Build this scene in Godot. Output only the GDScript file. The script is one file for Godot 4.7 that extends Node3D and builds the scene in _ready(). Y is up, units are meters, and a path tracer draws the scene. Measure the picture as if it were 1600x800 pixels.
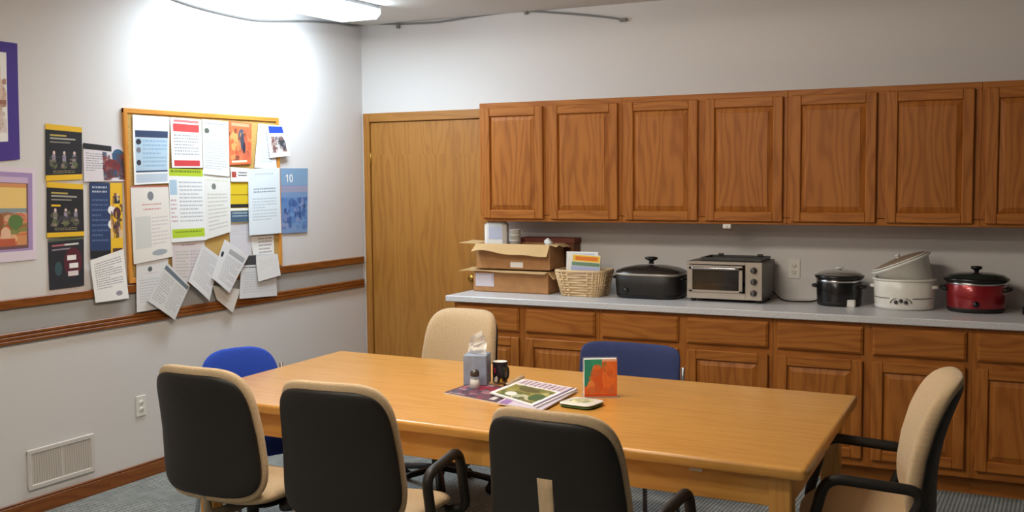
extends Node3D
# Break room: units metres, y up. The back wall is the plane z = 0, the wall with the pin board is x = 0.

const CAM := Vector3(4.5878, 1.672, 6.5464)
const YAW := 0.477
const PITCH := -0.0745
const ROLL := -0.0094
const FOCAL := 1701.859        # pixels, frame 1600 x 800
const ROOM_H := 2.746
const TABLE_Y := 0.74
const COUNTER_Y := 0.914

var M := {}
var rng := RandomNumberGenerator.new()

# ------------------------------------------------------------------ pixel -> direction -> point on a known plane
func ray(px: float, py: float) -> Vector3:
	var b := Basis.from_euler(Vector3(PITCH, YAW, ROLL))
	return b * Vector3((px - 800.0) / FOCAL, -(py - 400.0) / FOCAL, -1.0)

func on_x(px: float, py: float, x: float) -> Vector3:
	var d := ray(px, py)
	return CAM + d * ((x - CAM.x) / d.x)

func on_y(px: float, py: float, y: float) -> Vector3:
	var d := ray(px, py)
	return CAM + d * ((y - CAM.y) / d.y)

func on_z(px: float, py: float, z: float) -> Vector3:
	var d := ray(px, py)
	return CAM + d * ((z - CAM.z) / d.z)

# ------------------------------------------------------------------ nodes
func tool(smooth := false) -> SurfaceTool:
	var s := SurfaceTool.new()
	s.begin(Mesh.PRIMITIVE_TRIANGLES)
	s.set_smooth_group(0 if smooth else -1)
	return s

func put(called: String, s: SurfaceTool, m: Material, parent: Node3D = self) -> MeshInstance3D:
	s.generate_normals()
	var o := MeshInstance3D.new()
	o.mesh = s.commit()
	o.mesh.surface_set_material(0, m)
	o.name = called
	o.cast_shadow = GeometryInstance3D.SHADOW_CASTING_SETTING_ON
	parent.add_child(o, true)
	return o

func node(called: String, at: Vector3, turn := 0.0, parent: Node3D = self) -> Node3D:
	var o := Node3D.new()
	o.name = called
	parent.add_child(o, true)
	o.position = at
	o.rotation.y = turn
	return o

func tag(o: Node, label: String, category: String, group := "") -> Node:
	o.set_meta("label", label)
	o.set_meta("category", category)
	if group:
		o.set_meta("group", group)
	return o

func setting(o: Node, label := "", category := "") -> Node:
	o.set_meta("kind", "structure")
	if label:
		o.set_meta("label", label)
		o.set_meta("category", category)
	return o

# ------------------------------------------------------------------ shapes
func tri(s: SurfaceTool, a: Vector3, b: Vector3, c: Vector3, out: Vector3, ua := Vector2.ZERO, ub := Vector2.ZERO, uc := Vector2.ZERO) -> void:
	if (c - a).cross(b - a).dot(out) < 0.0:
		var t := b
		b = c
		c = t
		var tu := ub
		ub = uc
		uc = tu
	s.set_uv(ua)
	s.add_vertex(a)
	s.set_uv(ub)
	s.add_vertex(b)
	s.set_uv(uc)
	s.add_vertex(c)

func grain_uv(p: Vector3, n: Vector3, grain: int, off: Vector2) -> Vector2:
	var k := n.abs().max_axis_index()
	var u := 0
	var v := 0
	if k == grain:
		u = (grain + 1) % 3
		v = (grain + 2) % 3
		return Vector2(p[u] * 1.0, p[v] * 0.15) + off
	v = grain
	u = 3 - k - grain
	return Vector2(p[u], p[v]) + off

func face(s: SurfaceTool, pts: Array, out: Vector3, grain: int, off: Vector2) -> void:
	var uv := []
	for p in pts:
		uv.append(grain_uv(p, out, grain, off))
	for i in range(1, pts.size() - 1):
		tri(s, pts[0], pts[i], pts[i + 1], out, uv[0], uv[i], uv[i + 1])

# a box with chamfered edges; grain is the axis the wood runs along
func box(s: SurfaceTool, c: Vector3, size: Vector3, ch := 0.003, grain := 1) -> void:
	var h := size * 0.5
	ch = minf(ch, minf(h.x, minf(h.y, h.z)) * 0.9)
	var len: float = size[grain]
	var off := Vector2(rng.randf_range(0, 0.5), rng.randf_range(0.0, maxf(0.01, 1.2 - len)) + h[grain]) - Vector2(0, c[grain])
	for i in 3:
		var j := (i + 1) % 3
		var k := (i + 2) % 3
		for sg in [-1.0, 1.0]:
			var pts := []
			for e in [[-1, -1], [1, -1], [1, 1], [-1, 1]]:
				var p := Vector3.ZERO
				p[i] = sg * h[i]
				p[j] = e[0] * (h[j] - ch)
				p[k] = e[1] * (h[k] - ch)
				pts.append(c + p)
			var n := Vector3.ZERO
			n[i] = sg
			face(s, pts, n, grain, off)
		if ch <= 0.0:
			continue
		for a in [-1.0, 1.0]:
			for b in [-1.0, 1.0]:
				var pts2 := []
				for e in [-1.0, 1.0]:
					var p := Vector3.ZERO
					p[k] = e * (h[k] - ch)
					p[i] = a * h[i]
					p[j] = b * (h[j] - ch)
					var q := Vector3.ZERO
					q[k] = p[k]
					q[i] = a * (h[i] - ch)
					q[j] = b * h[j]
					if e < 0:
						pts2 = [c + p, c + q]
					else:
						pts2 += [c + q, c + p]
				var n2 := Vector3.ZERO
				n2[i] = a
				n2[j] = b * 0.99
				face(s, pts2, n2, grain, off)
	if ch > 0.0:
		for a in [-1.0, 1.0]:
			for b in [-1.0, 1.0]:
				for d in [-1.0, 1.0]:
					face(s, [c + Vector3(a * h.x, b * (h.y - ch), d * (h.z - ch)), c + Vector3(a * (h.x - ch), b * h.y, d * (h.z - ch)), c + Vector3(a * (h.x - ch), b * (h.y - ch), d * h.z)], Vector3(a, b, d), grain, off)

func boxo(called: String, c: Vector3, size: Vector3, m: Material, parent: Node3D = self, ch := 0.003, grain := 1) -> MeshInstance3D:
	var s := tool()
	box(s, c, size, ch, grain)
	return put(called, s, m, parent)

# a raised field in the x-y plane facing +z: rings of [inset, z]
func raised(s: SurfaceTool, c: Vector3, w: float, h: float, rings: Array, grain := 1) -> void:
	var off := Vector2(rng.randf_range(0, 0.5), rng.randf_range(0.0, maxf(0.01, 1.2 - (h if grain == 1 else w))) + 0.5 * (h if grain == 1 else w))
	if grain == 1:
		off.y -= c.y
	else:
		off.y -= c.x
	for r in rings.size() - 1:
		var a: Array = rings[r]
		var b: Array = rings[r + 1]
		var pa := []
		var pb := []
		for e in [[-1, -1], [1, -1], [1, 1], [-1, 1]]:
			pa.append(c + Vector3(e[0] * (w * 0.5 - a[0]), e[1] * (h * 0.5 - a[0]), a[1]))
			pb.append(c + Vector3(e[0] * (w * 0.5 - b[0]), e[1] * (h * 0.5 - b[0]), b[1]))
		for i in 4:
			var j := (i + 1) % 4
			face(s, [pa[i], pa[j], pb[j], pb[i]], Vector3(0, 0, 1) + 0.3 * (pa[i] + pa[j] - 2 * c).normalized(), grain, off)
	var l: Array = rings[rings.size() - 1]
	var pl := []
	for e in [[-1, -1], [1, -1], [1, 1], [-1, 1]]:
		pl.append(c + Vector3(e[0] * (w * 0.5 - l[0]), e[1] * (h * 0.5 - l[0]), l[1]))
	face(s, pl, Vector3(0, 0, 1), grain, off)

# profile of [radius, height] turned about y; sx, sz stretch it to an oval
func lathe(s: SurfaceTool, prof: Array, c := Vector3.ZERO, sx := 1.0, sz := 1.0, segs := 40, b := Basis.IDENTITY, pw := 1.0) -> void:
	for i in prof.size() - 1:
		var p: Array = prof[i]
		var q: Array = prof[i + 1]
		for k in segs:
			var a0 := TAU * k / segs
			var a1 := TAU * (k + 1) / segs
			var v := []
			for e in [[p, a0], [p, a1], [q, a1], [q, a0]]:
				v.append(c + b * Vector3(e[0][0] * signf(cos(e[1])) * pow(absf(cos(e[1])), pw) * sx, e[0][1], e[0][0] * signf(sin(e[1])) * pow(absf(sin(e[1])), pw) * sz))
			var tl := Vector2(q[0] - p[0], q[1] - p[1])
			var am := (a0 + a1) * 0.5
			var n := b * Vector3(tl.y * cos(am), -tl.x, tl.y * sin(am))
			var u0 := float(k) / segs
			var u1 := float(k + 1) / segs
			var v0 := float(i) / (prof.size() - 1)
			var v1 := float(i + 1) / (prof.size() - 1)
			if p[0] > 1e-6:
				tri(s, v[0], v[1], v[2], n, Vector2(u0, v0), Vector2(u1, v0), Vector2(u1, v1))
			if q[0] > 1e-6:
				tri(s, v[0], v[2], v[3], n, Vector2(u0, v0), Vector2(u1, v1), Vector2(u0, v1))

func smooth_path(pts: Array, n := 6, closed := false) -> Array:
	var out := []
	var m := pts.size()
	for i in (m if closed else m - 1):
		var p0: Vector3 = pts[(i - 1 + m) % m] if closed else pts[maxi(i - 1, 0)]
		var p1: Vector3 = pts[i]
		var p2: Vector3 = pts[(i + 1) % m]
		var p3: Vector3 = pts[(i + 2) % m] if closed else pts[mini(i + 2, m - 1)]
		for k in n:
			out.append(p1.cubic_interpolate(p2, p0, p3, float(k) / n))
	if not closed:
		out.append(pts[m - 1])
	return out

# corners of a polyline rounded with radius r
func fillet(pts: Array, r: float, n := 5) -> Array:
	var out := [pts[0]]
	for i in range(1, pts.size() - 1):
		var p: Vector3 = pts[i]
		var a: Vector3 = pts[i - 1] - p
		var b: Vector3 = pts[i + 1] - p
		var d := minf(r, minf(a.length(), b.length()) * 0.49)
		var pa := p + a.normalized() * d
		var pb := p + b.normalized() * d
		for k in n + 1:
			var t := float(k) / n
			out.append(pa.lerp(p, t).lerp(p.lerp(pb, t), t))
	out.append(pts[pts.size() - 1])
	return out

func tube(s: SurfaceTool, pts: Array, r: float, segs := 10, closed := false, flat := 1.0, up := Vector3.ZERO) -> void:
	var m := pts.size()
	var side := Vector3.ZERO
	var rings := []
	for i in m:
		var d: Vector3 = (pts[(i + 1) % m] - pts[(i - 1 + m) % m]) if closed else (pts[mini(i + 1, m - 1)] - pts[maxi(i - 1, 0)])
		d = d.normalized()
		if up != Vector3.ZERO:
			side = up.cross(d).normalized()
		elif side == Vector3.ZERO:
			side = d.cross(Vector3.UP if absf(d.y) < 0.9 else Vector3.RIGHT).normalized()
		else:
			side = (side - d * side.dot(d)).normalized()
		var o := d.cross(side)
		var ring := []
		for k in segs:
			var a := TAU * k / segs
			ring.append(pts[i] + side * cos(a) * r + o * sin(a) * r * flat)
		rings.append(ring)
	for i in (m if closed else m - 1):
		var j := (i + 1) % m
		for k in segs:
			var l := (k + 1) % segs
			var n: Vector3 = rings[i][k] + rings[i][l] - 2 * pts[i]
			var u := Vector2(float(k) / segs, i * 0.05)
			tri(s, rings[i][k], rings[i][l], rings[j][l], n, u, u, u)
			tri(s, rings[i][k], rings[j][l], rings[j][k], n, u, u, u)
	if not closed:
		for e in [[0, 1], [m - 1, m - 2]]:
			var n: Vector3 = pts[e[0]] - pts[e[1]]
			for k in range(1, segs - 1):
				tri(s, rings[e[0]][0], rings[e[0]][k], rings[e[0]][k + 1], n)

# an upholstered pad: superellipse outline in x-y, bulging to -z (tf) and +z (tb), then bent by the callable
func pad(s: SurfaceTool, wt: float, wb: float, h: float, tf: float, tb: float, n: float, bend: Callable, rings := 12, segs := 56, edge := 6.0) -> void:
	var grid := []
	for side in [0, 1]:
		var rows := []
		for i in rings + 1:
			var r := sin(float(i) / rings * PI * 0.5) if edge < 8.0 else 1.0 - pow(1.0 - float(i) / rings, 2.6)
			var dome := pow(maxf(0.0, 1.0 - pow(r, edge)), 0.5) * (1.0 - 0.12 * r * r)
			var row := []
			for k in segs:
				var a := TAU * k / segs
				var ex := signf(cos(a)) * pow(absf(cos(a)), 2.0 / n) * r
				var ey := signf(sin(a)) * pow(absf(sin(a)), 2.0 / n) * r
				var w := lerpf(wb, wt, (ey + 1.0) * 0.5) * 0.5
				var z := -tf * dome if side == 0 else tb * dome
				var p := Vector3(ex * w, ey * h * 0.5, z)
				row.append([bend.call(p), Vector2(p.x, p.y)])
			rows.append(row)
		grid.append(rows)
	for side in [0, 1]:
		for i in rings:
			for k in segs:
				var l := (k + 1) % segs
				var a: Array = grid[side][i][k]
				var b: Array = grid[side][i][l]
				var c: Array = grid[side][i + 1][l]
				var d: Array = grid[side][i + 1][k]
				var o: Vector3 = (grid[side][0][0][0] - grid[1 - side][0][0][0]).normalized()
				o = o + (d[0] - grid[side][0][0][0]) * 1.0
				tri(s, a[0], c[0], d[0], o, a[1], c[1], d[1])
				if i > 0:
					tri(s, a[0], b[0], c[0], o, a[1], b[1], c[1])

# a thin sheet between four corners (top-left, top-right, bottom-right, bottom-left as one reads it)
func sheet(s: SurfaceTool, a: Vector3, b: Vector3, c: Vector3, d: Vector3, normal: Vector3, curl: Callable, thick := 0.0008, nu := 8, nv := 10) -> void:
	for side in [0, 1]:
		s.set_smooth_group(side)
		for j in nv:
			for i in nu:
				var v := []
				var uv := []
				for e in [[0, 0], [1, 0], [1, 1], [0, 1]]:
					var u := float(i + e[0]) / nu
					var w := float(j + e[1]) / nv
					v.append(a.lerp(b, u).lerp(d.lerp(c, u), w) + normal * (curl.call(u, w) - thick * side))
					uv.append(Vector2(u, w))
				var out := normal if side == 0 else -normal
				tri(s, v[0], v[1], v[2], out, uv[0], uv[1], uv[2])
				tri(s, v[0], v[2], v[3], out, uv[0], uv[2], uv[3])
	s.set_smooth_group(-1)
	var rim := []
	for i in nu:
		rim.append([Vector2(float(i) / nu, 0), Vector2(float(i + 1) / nu, 0), Vector2(0, -1)])
		rim.append([Vector2(float(i) / nu, 1), Vector2(float(i + 1) / nu, 1), Vector2(0, 1)])
	for j in nv:
		rim.append([Vector2(0, float(j) / nv), Vector2(0, float(j + 1) / nv), Vector2(-1, 0)])
		rim.append([Vector2(1, float(j) / nv), Vector2(1, float(j + 1) / nv), Vector2(1, 0)])
	for e in rim:
		var q := []
		for t in [e[0], e[1]]:
			var p: Vector3 = a.lerp(b, t.x).lerp(d.lerp(c, t.x), t.y) + normal * curl.call(t.x, t.y)
			q.append(p)
		var out2: Vector3 = (b - a) * e[2].x + (d - a) * e[2].y
		tri(s, q[0], q[1], q[1] - normal * thick, out2, e[0], e[1], e[1])
		tri(s, q[0], q[1] - normal * thick, q[0] - normal * thick, out2, e[0], e[1], e[0])

# ------------------------------------------------------------------ textures and materials
func noise(freq: float, seed_: int, oct := 3) -> FastNoiseLite:
	var n := FastNoiseLite.new()
	n.noise_type = FastNoiseLite.TYPE_SIMPLEX_SMOOTH
	n.frequency = freq
	n.seed = seed_
	n.fractal_octaves = oct
	return n

func tex(im: Image) -> ImageTexture:
	return ImageTexture.create_from_image(im)

# wood: u across the grain, v along it; covers mu x mv metres
func wood(w: int, h: int, mu: float, mv: float, light: Color, dark: Color, rings: float, cathedral: float, pores: float, seed_: int) -> ImageTexture:
	var im := Image.create_empty(w, h, false, Image.FORMAT_RGB8)
	var lo := noise(1.0, seed_, 2)
	var hi := noise(1.0, seed_ + 5, 2)
	var po := noise(1.0, seed_ + 9, 1)
	for y in h:
		var v := mv * y / h
		for x in w:
			var u := mu * x / w
			var bend := lo.get_noise_2d(u * 3.0, v * 0.9) * 0.05
			var c := fposmod(u + bend, 0.24) - 0.12
			var d := sqrt(c * c + pow(cathedral * (0.12 + 0.1 * lo.get_noise_2d(floorf((u + bend) / 0.24) * 7.3, v * 0.45 + 3.0) + 0.16 * fposmod(v * 0.55, 1.0)), 2.0))
			var g := 0.5 + 0.5 * sin(TAU * (d * rings + 0.8 * hi.get_noise_2d(u * 9.0, v * 1.5)))
			g = pow(g, 2.2)
			var f := po.get_noise_2d(u * 420.0, v * 9.0)
			var t := 0.42 * g + pores * maxf(0.0, f) * (0.4 + 0.6 * g) + 0.22 * lo.get_noise_2d(u * 6.0 + 40.0, v * 0.6) + 0.1 * hi.get_noise_2d(u * 60.0, v * 2.0)
			im.set_pixel(x, y, light.lerp(dark, clampf(t, 0.0, 1.0)))
	return tex(im)

func speckle(w: int, base: Color, spread: float, freq: float, seed_: int) -> ImageTexture:
	var im := Image.create_empty(w, w, false, Image.FORMAT_RGB8)
	var n := noise(freq, seed_, 2)
	var r2 := RandomNumberGenerator.new()
	r2.seed = seed_
	for y in w:
		for x in w:
			var t := 1.0 + spread * (n.get_noise_2d(x, y) + r2.randf_range(-0.6, 0.6))
			im.set_pixel(x, y, Color(clampf(base.r * t, 0, 1), clampf(base.g * t, 0, 1), clampf(base.b * t, 0, 1)))
	return tex(im)

func mat(called: String, c: Color, rough := 0.6, metal := 0.0, t: Texture2D = null) -> StandardMaterial3D:
	var m := StandardMaterial3D.new()
	m.resource_name = called
	m.albedo_color = c
	m.roughness = rough
	m.metallic = metal
	m.albedo_texture = t
	M[called] = m
	return m

# printed matter: a list of marks on a coloured ground, in 0..1 of the page
#  ["r", x, y, w, h, colour]   ["t", x, y, w, h, lines, colour]   ["o", x, y, rx, ry, colour]
func page(ground: Color, marks: Array, w := 120, h := 160) -> StandardMaterial3D:
	var im := Image.create_empty(w, h, false, Image.FORMAT_RGB8)
	im.fill(ground)
	for k in marks:
		match k[0]:
			"r":
				im.fill_rect(Rect2i(int(k[1] * w), int(k[2] * h), maxi(1, int(k[3] * w)), maxi(1, int(k[4] * h))), k[5])
			"t":
				for i in k[5]:
					var y := int((k[2] + k[4] * i / k[5]) * h)
					var x := int(k[1] * w)
					var stop := int((k[1] + k[3] * (1.0 if i % 4 != 3 else rng.randf_range(0.4, 0.9))) * w)
					while x < stop:
						var l := rng.randi_range(3, 9)
						im.fill_rect(Rect2i(x, y, mini(l, stop - x), maxi(1, int(k[4] * h / k[5] * 0.45))), k[6])
						x += l + 2
			"n":      # a mottled photograph: ["n", x, y, w, h, count, colours]
				for i in k[5]:
					var col: Color = k[6][rng.randi() % k[6].size()]
					var bw: float = rng.randf_range(0.03, 0.16) * k[3] * w
					var bh: float = rng.randf_range(0.03, 0.16) * k[4] * h
					var ox: float = (k[1] + rng.randf() * k[3]) * w
					var oy: float = (k[2] + rng.randf() * k[4]) * h
					for y in range(int(maxf(oy - bh, k[2] * h)), int(minf(oy + bh, (k[2] + k[4]) * h))):
						for x in range(int(maxf(ox - bw, k[1] * w)), int(minf(ox + bw, (k[1] + k[3]) * w))):
							if pow((x - ox) / bw, 2) + pow((y - oy) / bh, 2) < 1.0 and x >= 0 and y >= 0 and x < w and y < h:
								im.set_pixel(x, y, im.get_pixel(x, y).lerp(col, 0.7))
			"o":
				for y in range(maxi(0, int((k[2] - k[4]) * h)), mini(h, int((k[2] + k[4]) * h) + 1)):
					for x in range(maxi(0, int((k[1] - k[3]) * w)), mini(w, int((k[1] + k[3]) * w) + 1)):
						var e := pow((float(x) / w - k[1]) / k[3], 2) + pow((float(y) / h - k[2]) / k[4], 2)
						if e <= 1.0:
							im.set_pixel(x, y, k[5])
	var m := StandardMaterial3D.new()
	m.albedo_texture = tex(im)
	m.roughness = 0.75
	m.texture_repeat = false
	return m

func c8(r: int, g: int, b: int) -> Color:
	return Color8(r, g, b)

func materials() -> void:
	var wall := mat("wall_paint", c8(220, 218, 217), 0.85)
	var nt := NoiseTexture2D.new()
	nt.noise = noise(0.06, 3, 4)
	nt.seamless = true
	nt.width = 256
	nt.height = 256
	nt.as_normal_map = true
	nt.bump_strength = 2.0
	wall.normal_enabled = true
	wall.normal_texture = nt
	wall.normal_scale = 0.04
	wall.uv1_triplanar = true
	wall.uv1_world_triplanar = true
	wall.uv1_scale = Vector3(2.5, 2.5, 2.5)
	var band := mat("band_paint", c8(172, 171, 169), 0.8)
	band.uv1_triplanar = true
	var ceil_m := mat("ceiling_paint", c8(214, 211, 206), 0.9)
	ceil_m.normal_enabled = true
	ceil_m.normal_texture = nt
	ceil_m.normal_scale = 0.06
	ceil_m.uv1_triplanar = true
	ceil_m.uv1_world_triplanar = true
	ceil_m.uv1_scale = Vector3(2.5, 2.5, 2.5)
	# woods
	var oak := wood(384, 768, 0.6, 1.2, c8(174, 108, 44), c8(132, 72, 22), 38.0, 0.5, 0.36, 11)
	var o := mat("oak", Color.WHITE, 0.52, 0.0, oak)
	o.uv1_scale = Vector3(1.0 / 0.6, 1.0 / 1.2, 1.0)
	o.metallic_specular = 0.38
	o = mat("oak_trim", c8(206, 194, 180), 0.4, 0.0, oak)
	o.uv1_scale = Vector3(1.0 / 0.6, 1.0 / 1.2, 1.0)
	var dw := wood(512, 1024, 1.0, 2.1, c8(172, 118, 50), c8(146, 92, 34), 26.0, 0.25, 0.35, 31)
	o = mat("door_veneer", Color.WHITE, 0.4, 0.0, dw)
	o.uv1_scale = Vector3(1.0, 1.0 / 2.1, 1.0)
	var tw := wood(640, 1024, 1.35, 2.8, c8(220, 162, 80), c8(198, 136, 56), 22.0, 0.15, 0.2, 51)
	o = mat("table_wood", Color.WHITE, 0.3, 0.0, tw)
	o.uv1_scale = Vector3(1.0 / 1.35, 1.0 / 2.8, 1.0)
	o.clearcoat_enabled = true
	o.clearcoat = 0.35
	o.clearcoat_roughness = 0.22
	o = mat("frame_wood", c8(255, 238, 205), 0.45, 0.0, tw)
	o.uv1_scale = Vector3(1.0 / 1.35, 1.0 / 2.8, 1.0)
	# carpet: small woven diamonds in blue greys
	var im := Image.create_empty(512, 512, false, Image.FORMAT_RGB8)
	var r2 := RandomNumberGenerator.new()
	r2.seed = 77
	var cn := noise(0.01, 8, 2)
	for y in 512:
		for x in 512:
			var a := fposmod((x + y) / 32.0, 1.0)
			var b := fposmod((x - y) / 32.0, 1.0)
			var t := 0.0
			if (a < 0.5) != (b < 0.5):
				t = 1.0
			var col := c8(84, 98, 106).lerp(c8(168, 168, 158), t)
			var g := 1.0 + r2.randf_range(-0.16, 0.16) + 0.1 * cn.get_noise_2d(x, y)
			im.set_pixel(x, y, Color(col.r * g, col.g * g, col.b * g))
	var cp := mat("carpet", Color.WHITE, 0.95, 0.0, tex(im))
	cp.uv1_triplanar = true
	cp.uv1_world_triplanar = true
	cp.uv1_scale = Vector3(1.6, 1.6, 1.6)
	# upholstery
	var fab := mat("beige_fabric", Color.WHITE, 0.95, 0.0, speckle(256, c8(204, 178, 142), 0.05, 0.08, 21))
	fab.uv1_scale = Vector3(4, 4, 1)
	fab.rim_enabled = true
	fab.rim = 0.25
	mat("blue_fabric", Color.WHITE, 0.9, 0.0, speckle(128, c8(40, 78, 196), 0.05, 0.1, 22)).uv1_scale = Vector3(4, 4, 1)
	mat("navy_fabric", Color.WHITE, 0.9, 0.0, speckle(128, c8(46, 58, 104), 0.05, 0.1, 23)).uv1_scale = Vector3(4, 4, 1)
	mat("black_plastic", c8(31, 27, 24), 0.5)
	mat("black_gloss", c8(22, 21, 22), 0.22)
	mat("dark_grey", c8(62, 60, 58), 0.45)
	mat("taupe_plastic", c8(150, 136, 116), 0.6)
	mat("chrome", c8(205, 205, 208), 0.18, 1.0)
	mat("steel", c8(190, 182, 172), 0.38, 0.75)
	mat("dark_steel", c8(92, 86, 80), 0.4, 0.7)
	mat("brass", c8(190, 150, 74), 0.3, 0.9)
	mat("white_plastic", c8(232, 230, 224), 0.4)
	mat("white_enamel", c8(236, 234, 226), 0.25)
	mat("vent_metal", c8(214, 208, 202), 0.5)
	mat("void_dark", c8(40, 38, 36), 0.9)
	mat("cable_grey", c8(132, 132, 130), 0.6)
	mat("light_housing", c8(176, 182, 188), 0.5)
	mat("paper_white", c8(238, 236, 232), 0.8)
	var lam := mat("laminate", Color.WHITE, 0.32, 0.0, speckle(256, c8(212, 213, 216), 0.06, 0.15, 61))
	lam.uv1_scale = Vector3(2, 2, 1)
	var ck := mat("cork", Color.WHITE, 0.95, 0.0, speckle(256, c8(196, 160, 92), 0.22, 0.2, 62))
	ck.uv1_scale = Vector3(3, 3, 1)
	var card := mat("cardboard", Color.WHITE, 0.85, 0.0, speckle(256, c8(176, 128, 82), 0.06, 0.02, 63))
	card.uv1_scale = Vector3(2, 2, 1)
	mat("cardboard_inner", c8(206, 172, 122), 0.85)
	mat("brown_card", c8(112, 70, 44), 0.8)
	mat("wicker", c8(220, 190, 146), 0.75)
	var red := mat("red_enamel", c8(150, 12, 26), 0.28, 0.35)
	red.clearcoat_enabled = true
	red.clearcoat = 0.8
	red.clearcoat_roughness = 0.1
	var gl := mat("lid_glass", Color(0.75, 0.72, 0.68, 0.35), 0.06)
	gl.transparency = BaseMaterial3D.TRANSPARENCY_ALPHA
	var og := mat("oven_glass", Color(0.22, 0.20, 0.18, 0.4), 0.08)
	og.transparency = BaseMaterial3D.TRANSPARENCY_ALPHA
	var cl := mat("clear_acrylic", Color(0.92, 0.94, 0.95, 0.12), 0.05)
	cl.transparency = BaseMaterial3D.TRANSPARENCY_ALPHA

# ------------------------------------------------------------------ lamps
func ceiling_light(at: Vector3, turn: float, length: float, tint: Color, glow: float, energy: float, side_energy: float, label: String) -> void:
	var t := node("ceiling_light", at, turn)
	tag(t, label, "ceiling light")
	var w := 0.33
	# at = middle of the fitting on the ceiling, long side along local z
	boxo("housing", Vector3(0, -0.011, 0), Vector3(w - 0.01, 0.022, length), M.light_housing, t, 0.002, 2)
	var lens := StandardMaterial3D.new()
	lens.albedo_color = c8(235, 235, 235)
	lens.roughness = 0.5
	lens.emission_enabled = true
	lens.emission = tint
	lens.emission_energy_multiplier = glow
	var s := tool()
	var prof := [Vector2(-w / 2 + 0.004, -0.022), Vector2(-w / 2 + 0.004, -0.06), Vector2(-w / 2 + 0.03, -0.084), Vector2(w / 2 - 0.03, -0.084), Vector2(w / 2 - 0.004, -0.06), Vector2(w / 2 - 0.004, -0.022)]
	var l := length * 0.5 - 0.006
	for i in prof.size():
		var a: Vector2 = prof[i]
		var b: Vector2 = prof[(i + 1) % prof.size()]
		var n := Vector3(a.x + b.x, a.y + b.y + 0.1, 0)
		face(s, [Vector3(a.x, a.y, -l), Vector3(b.x, b.y, -l), Vector3(b.x, b.y, l), Vector3(a.x, a.y, l)], n, 2, Vector2.ZERO)
	for e in [-1.0, 1.0]:
		var pts := []
		for p in prof:
			pts.append(Vector3(p.x, p.y, e * l))
		face(s, pts, Vector3(0, 0, e), 0, Vector2.ZERO)
	put("lens", s, lens, t)
	for e in [-1.0, 1.0]:
		boxo("end_cap", Vector3(0, -0.03, e * (length * 0.5 + 0.001)), Vector3(w - 0.004, 0.058, 0.008), M.white_plastic, t, 0.002, 0)
	var a := AreaLight3D.new()
	a.name = "tube_light"
	a.area_size = Vector2(w - 0.03, length - 0.02)
	a.light_color = tint
	a.light_energy = energy
	a.area_range = 14.0
	a.area_attenuation = 2.0
	a.shadow_enabled = true
	t.add_child(a, true)
	a.position = Vector3(0, -0.090, 0)
	a.rotation = Vector3(-PI / 2, 0, 0)
	for sg in [-1.0, 1.0]:
		var b := AreaLight3D.new()
		b.name = "side_light"
		b.area_size = Vector2(length - 0.02, 0.05)
		b.light_color = tint
		b.light_energy = side_energy
		b.area_range = 14.0
		b.area_attenuation = 2.0
		b.shadow_enabled = true
		t.add_child(b, true)
		b.position = Vector3(sg * (w / 2 + 0.004), -0.052, 0)
		b.rotation = Vector3(0, -sg * PI / 2, 0)

# ------------------------------------------------------------------ cabinets
# one raised-panel door in the x-y plane, its back at local z = 0
func cabinet_door(parent: Node3D, x0: float, x1: float, y0: float, y1: float, z: float) -> void:
	var d := node("door", Vector3((x0 + x1) / 2, (y0 + y1) / 2, z), 0.0, parent)
	var w := x1 - x0
	var h := y1 - y0
	var f := 0.056
	for sg in [-1.0, 1.0]:
		boxo("stile", Vector3(sg * (w - f) / 2, 0, 0.010), Vector3(f, h, 0.020), M.oak, d, 0.0045, 1)
		boxo("rail", Vector3(0, sg * (h - f) / 2, 0.0098), Vector3(w - 2 * f + 0.002, f, 0.0196), M.oak, d, 0.0045, 0)
	var s := tool()
	raised(s, Vector3.ZERO, w - 2 * f + 0.004, h - 2 * f + 0.004, [[0.0, 0.004], [0.004, 0.006], [0.030, 0.0155], [0.032, 0.018]], 1)
	put("panel", s, M.oak, d)

func upper_cabinet(x0: float, x1: float, doors: Array, label: String) -> void:
	var t := node("wall_cabinet", Vector3(0, 0, 0))
	tag(t, label, "cabinet", "oak wall cabinets")
	var y0 := 1.372
	var y1 := 2.134
	var s := tool()
	box(s, Vector3((x0 + x1) / 2, (y0 + y1) / 2 + 0.006, 0.145), Vector3(x1 - x0 - 0.001, y1 - y0 - 0.012, 0.288), 0.001, 1)
	put("carcass", s, M.oak, t)
	# face frame: stiles and rails
	var zf := 0.299
	boxo("frame_rail", Vector3((x0 + x1) / 2, y1 - 0.022, zf), Vector3(x1 - x0 - 0.001, 0.044, 0.02), M.oak, t, 0.002, 0)
	boxo("frame_rail", Vector3((x0 + x1) / 2, y0 + 0.02, zf), Vector3(x1 - x0 - 0.001, 0.04, 0.02), M.oak, t, 0.002, 0)
	var edges := [x0]
	for d in doors:
		edges.append(d[0])
		edges.append(d[1])
	edges.append(x1)
	for i in range(0, edges.size(), 2):
		var a: float = edges[i] - (0.012 if i > 0 else -0.0005)
		var b: float = edges[i + 1] + (0.012 if i + 2 < edges.size() else -0.0005)
		boxo("frame_stile", Vector3((a + b) / 2, (y0 + y1) / 2, zf), Vector3(b - a, y1 - y0 - 0.085, 0.0202), M.oak, t, 0.001, 1)
	for d in doors:
		cabinet_door(t, d[0], d[1], y0 + 0.018, y1 - 0.032, 0.3105)

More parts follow.
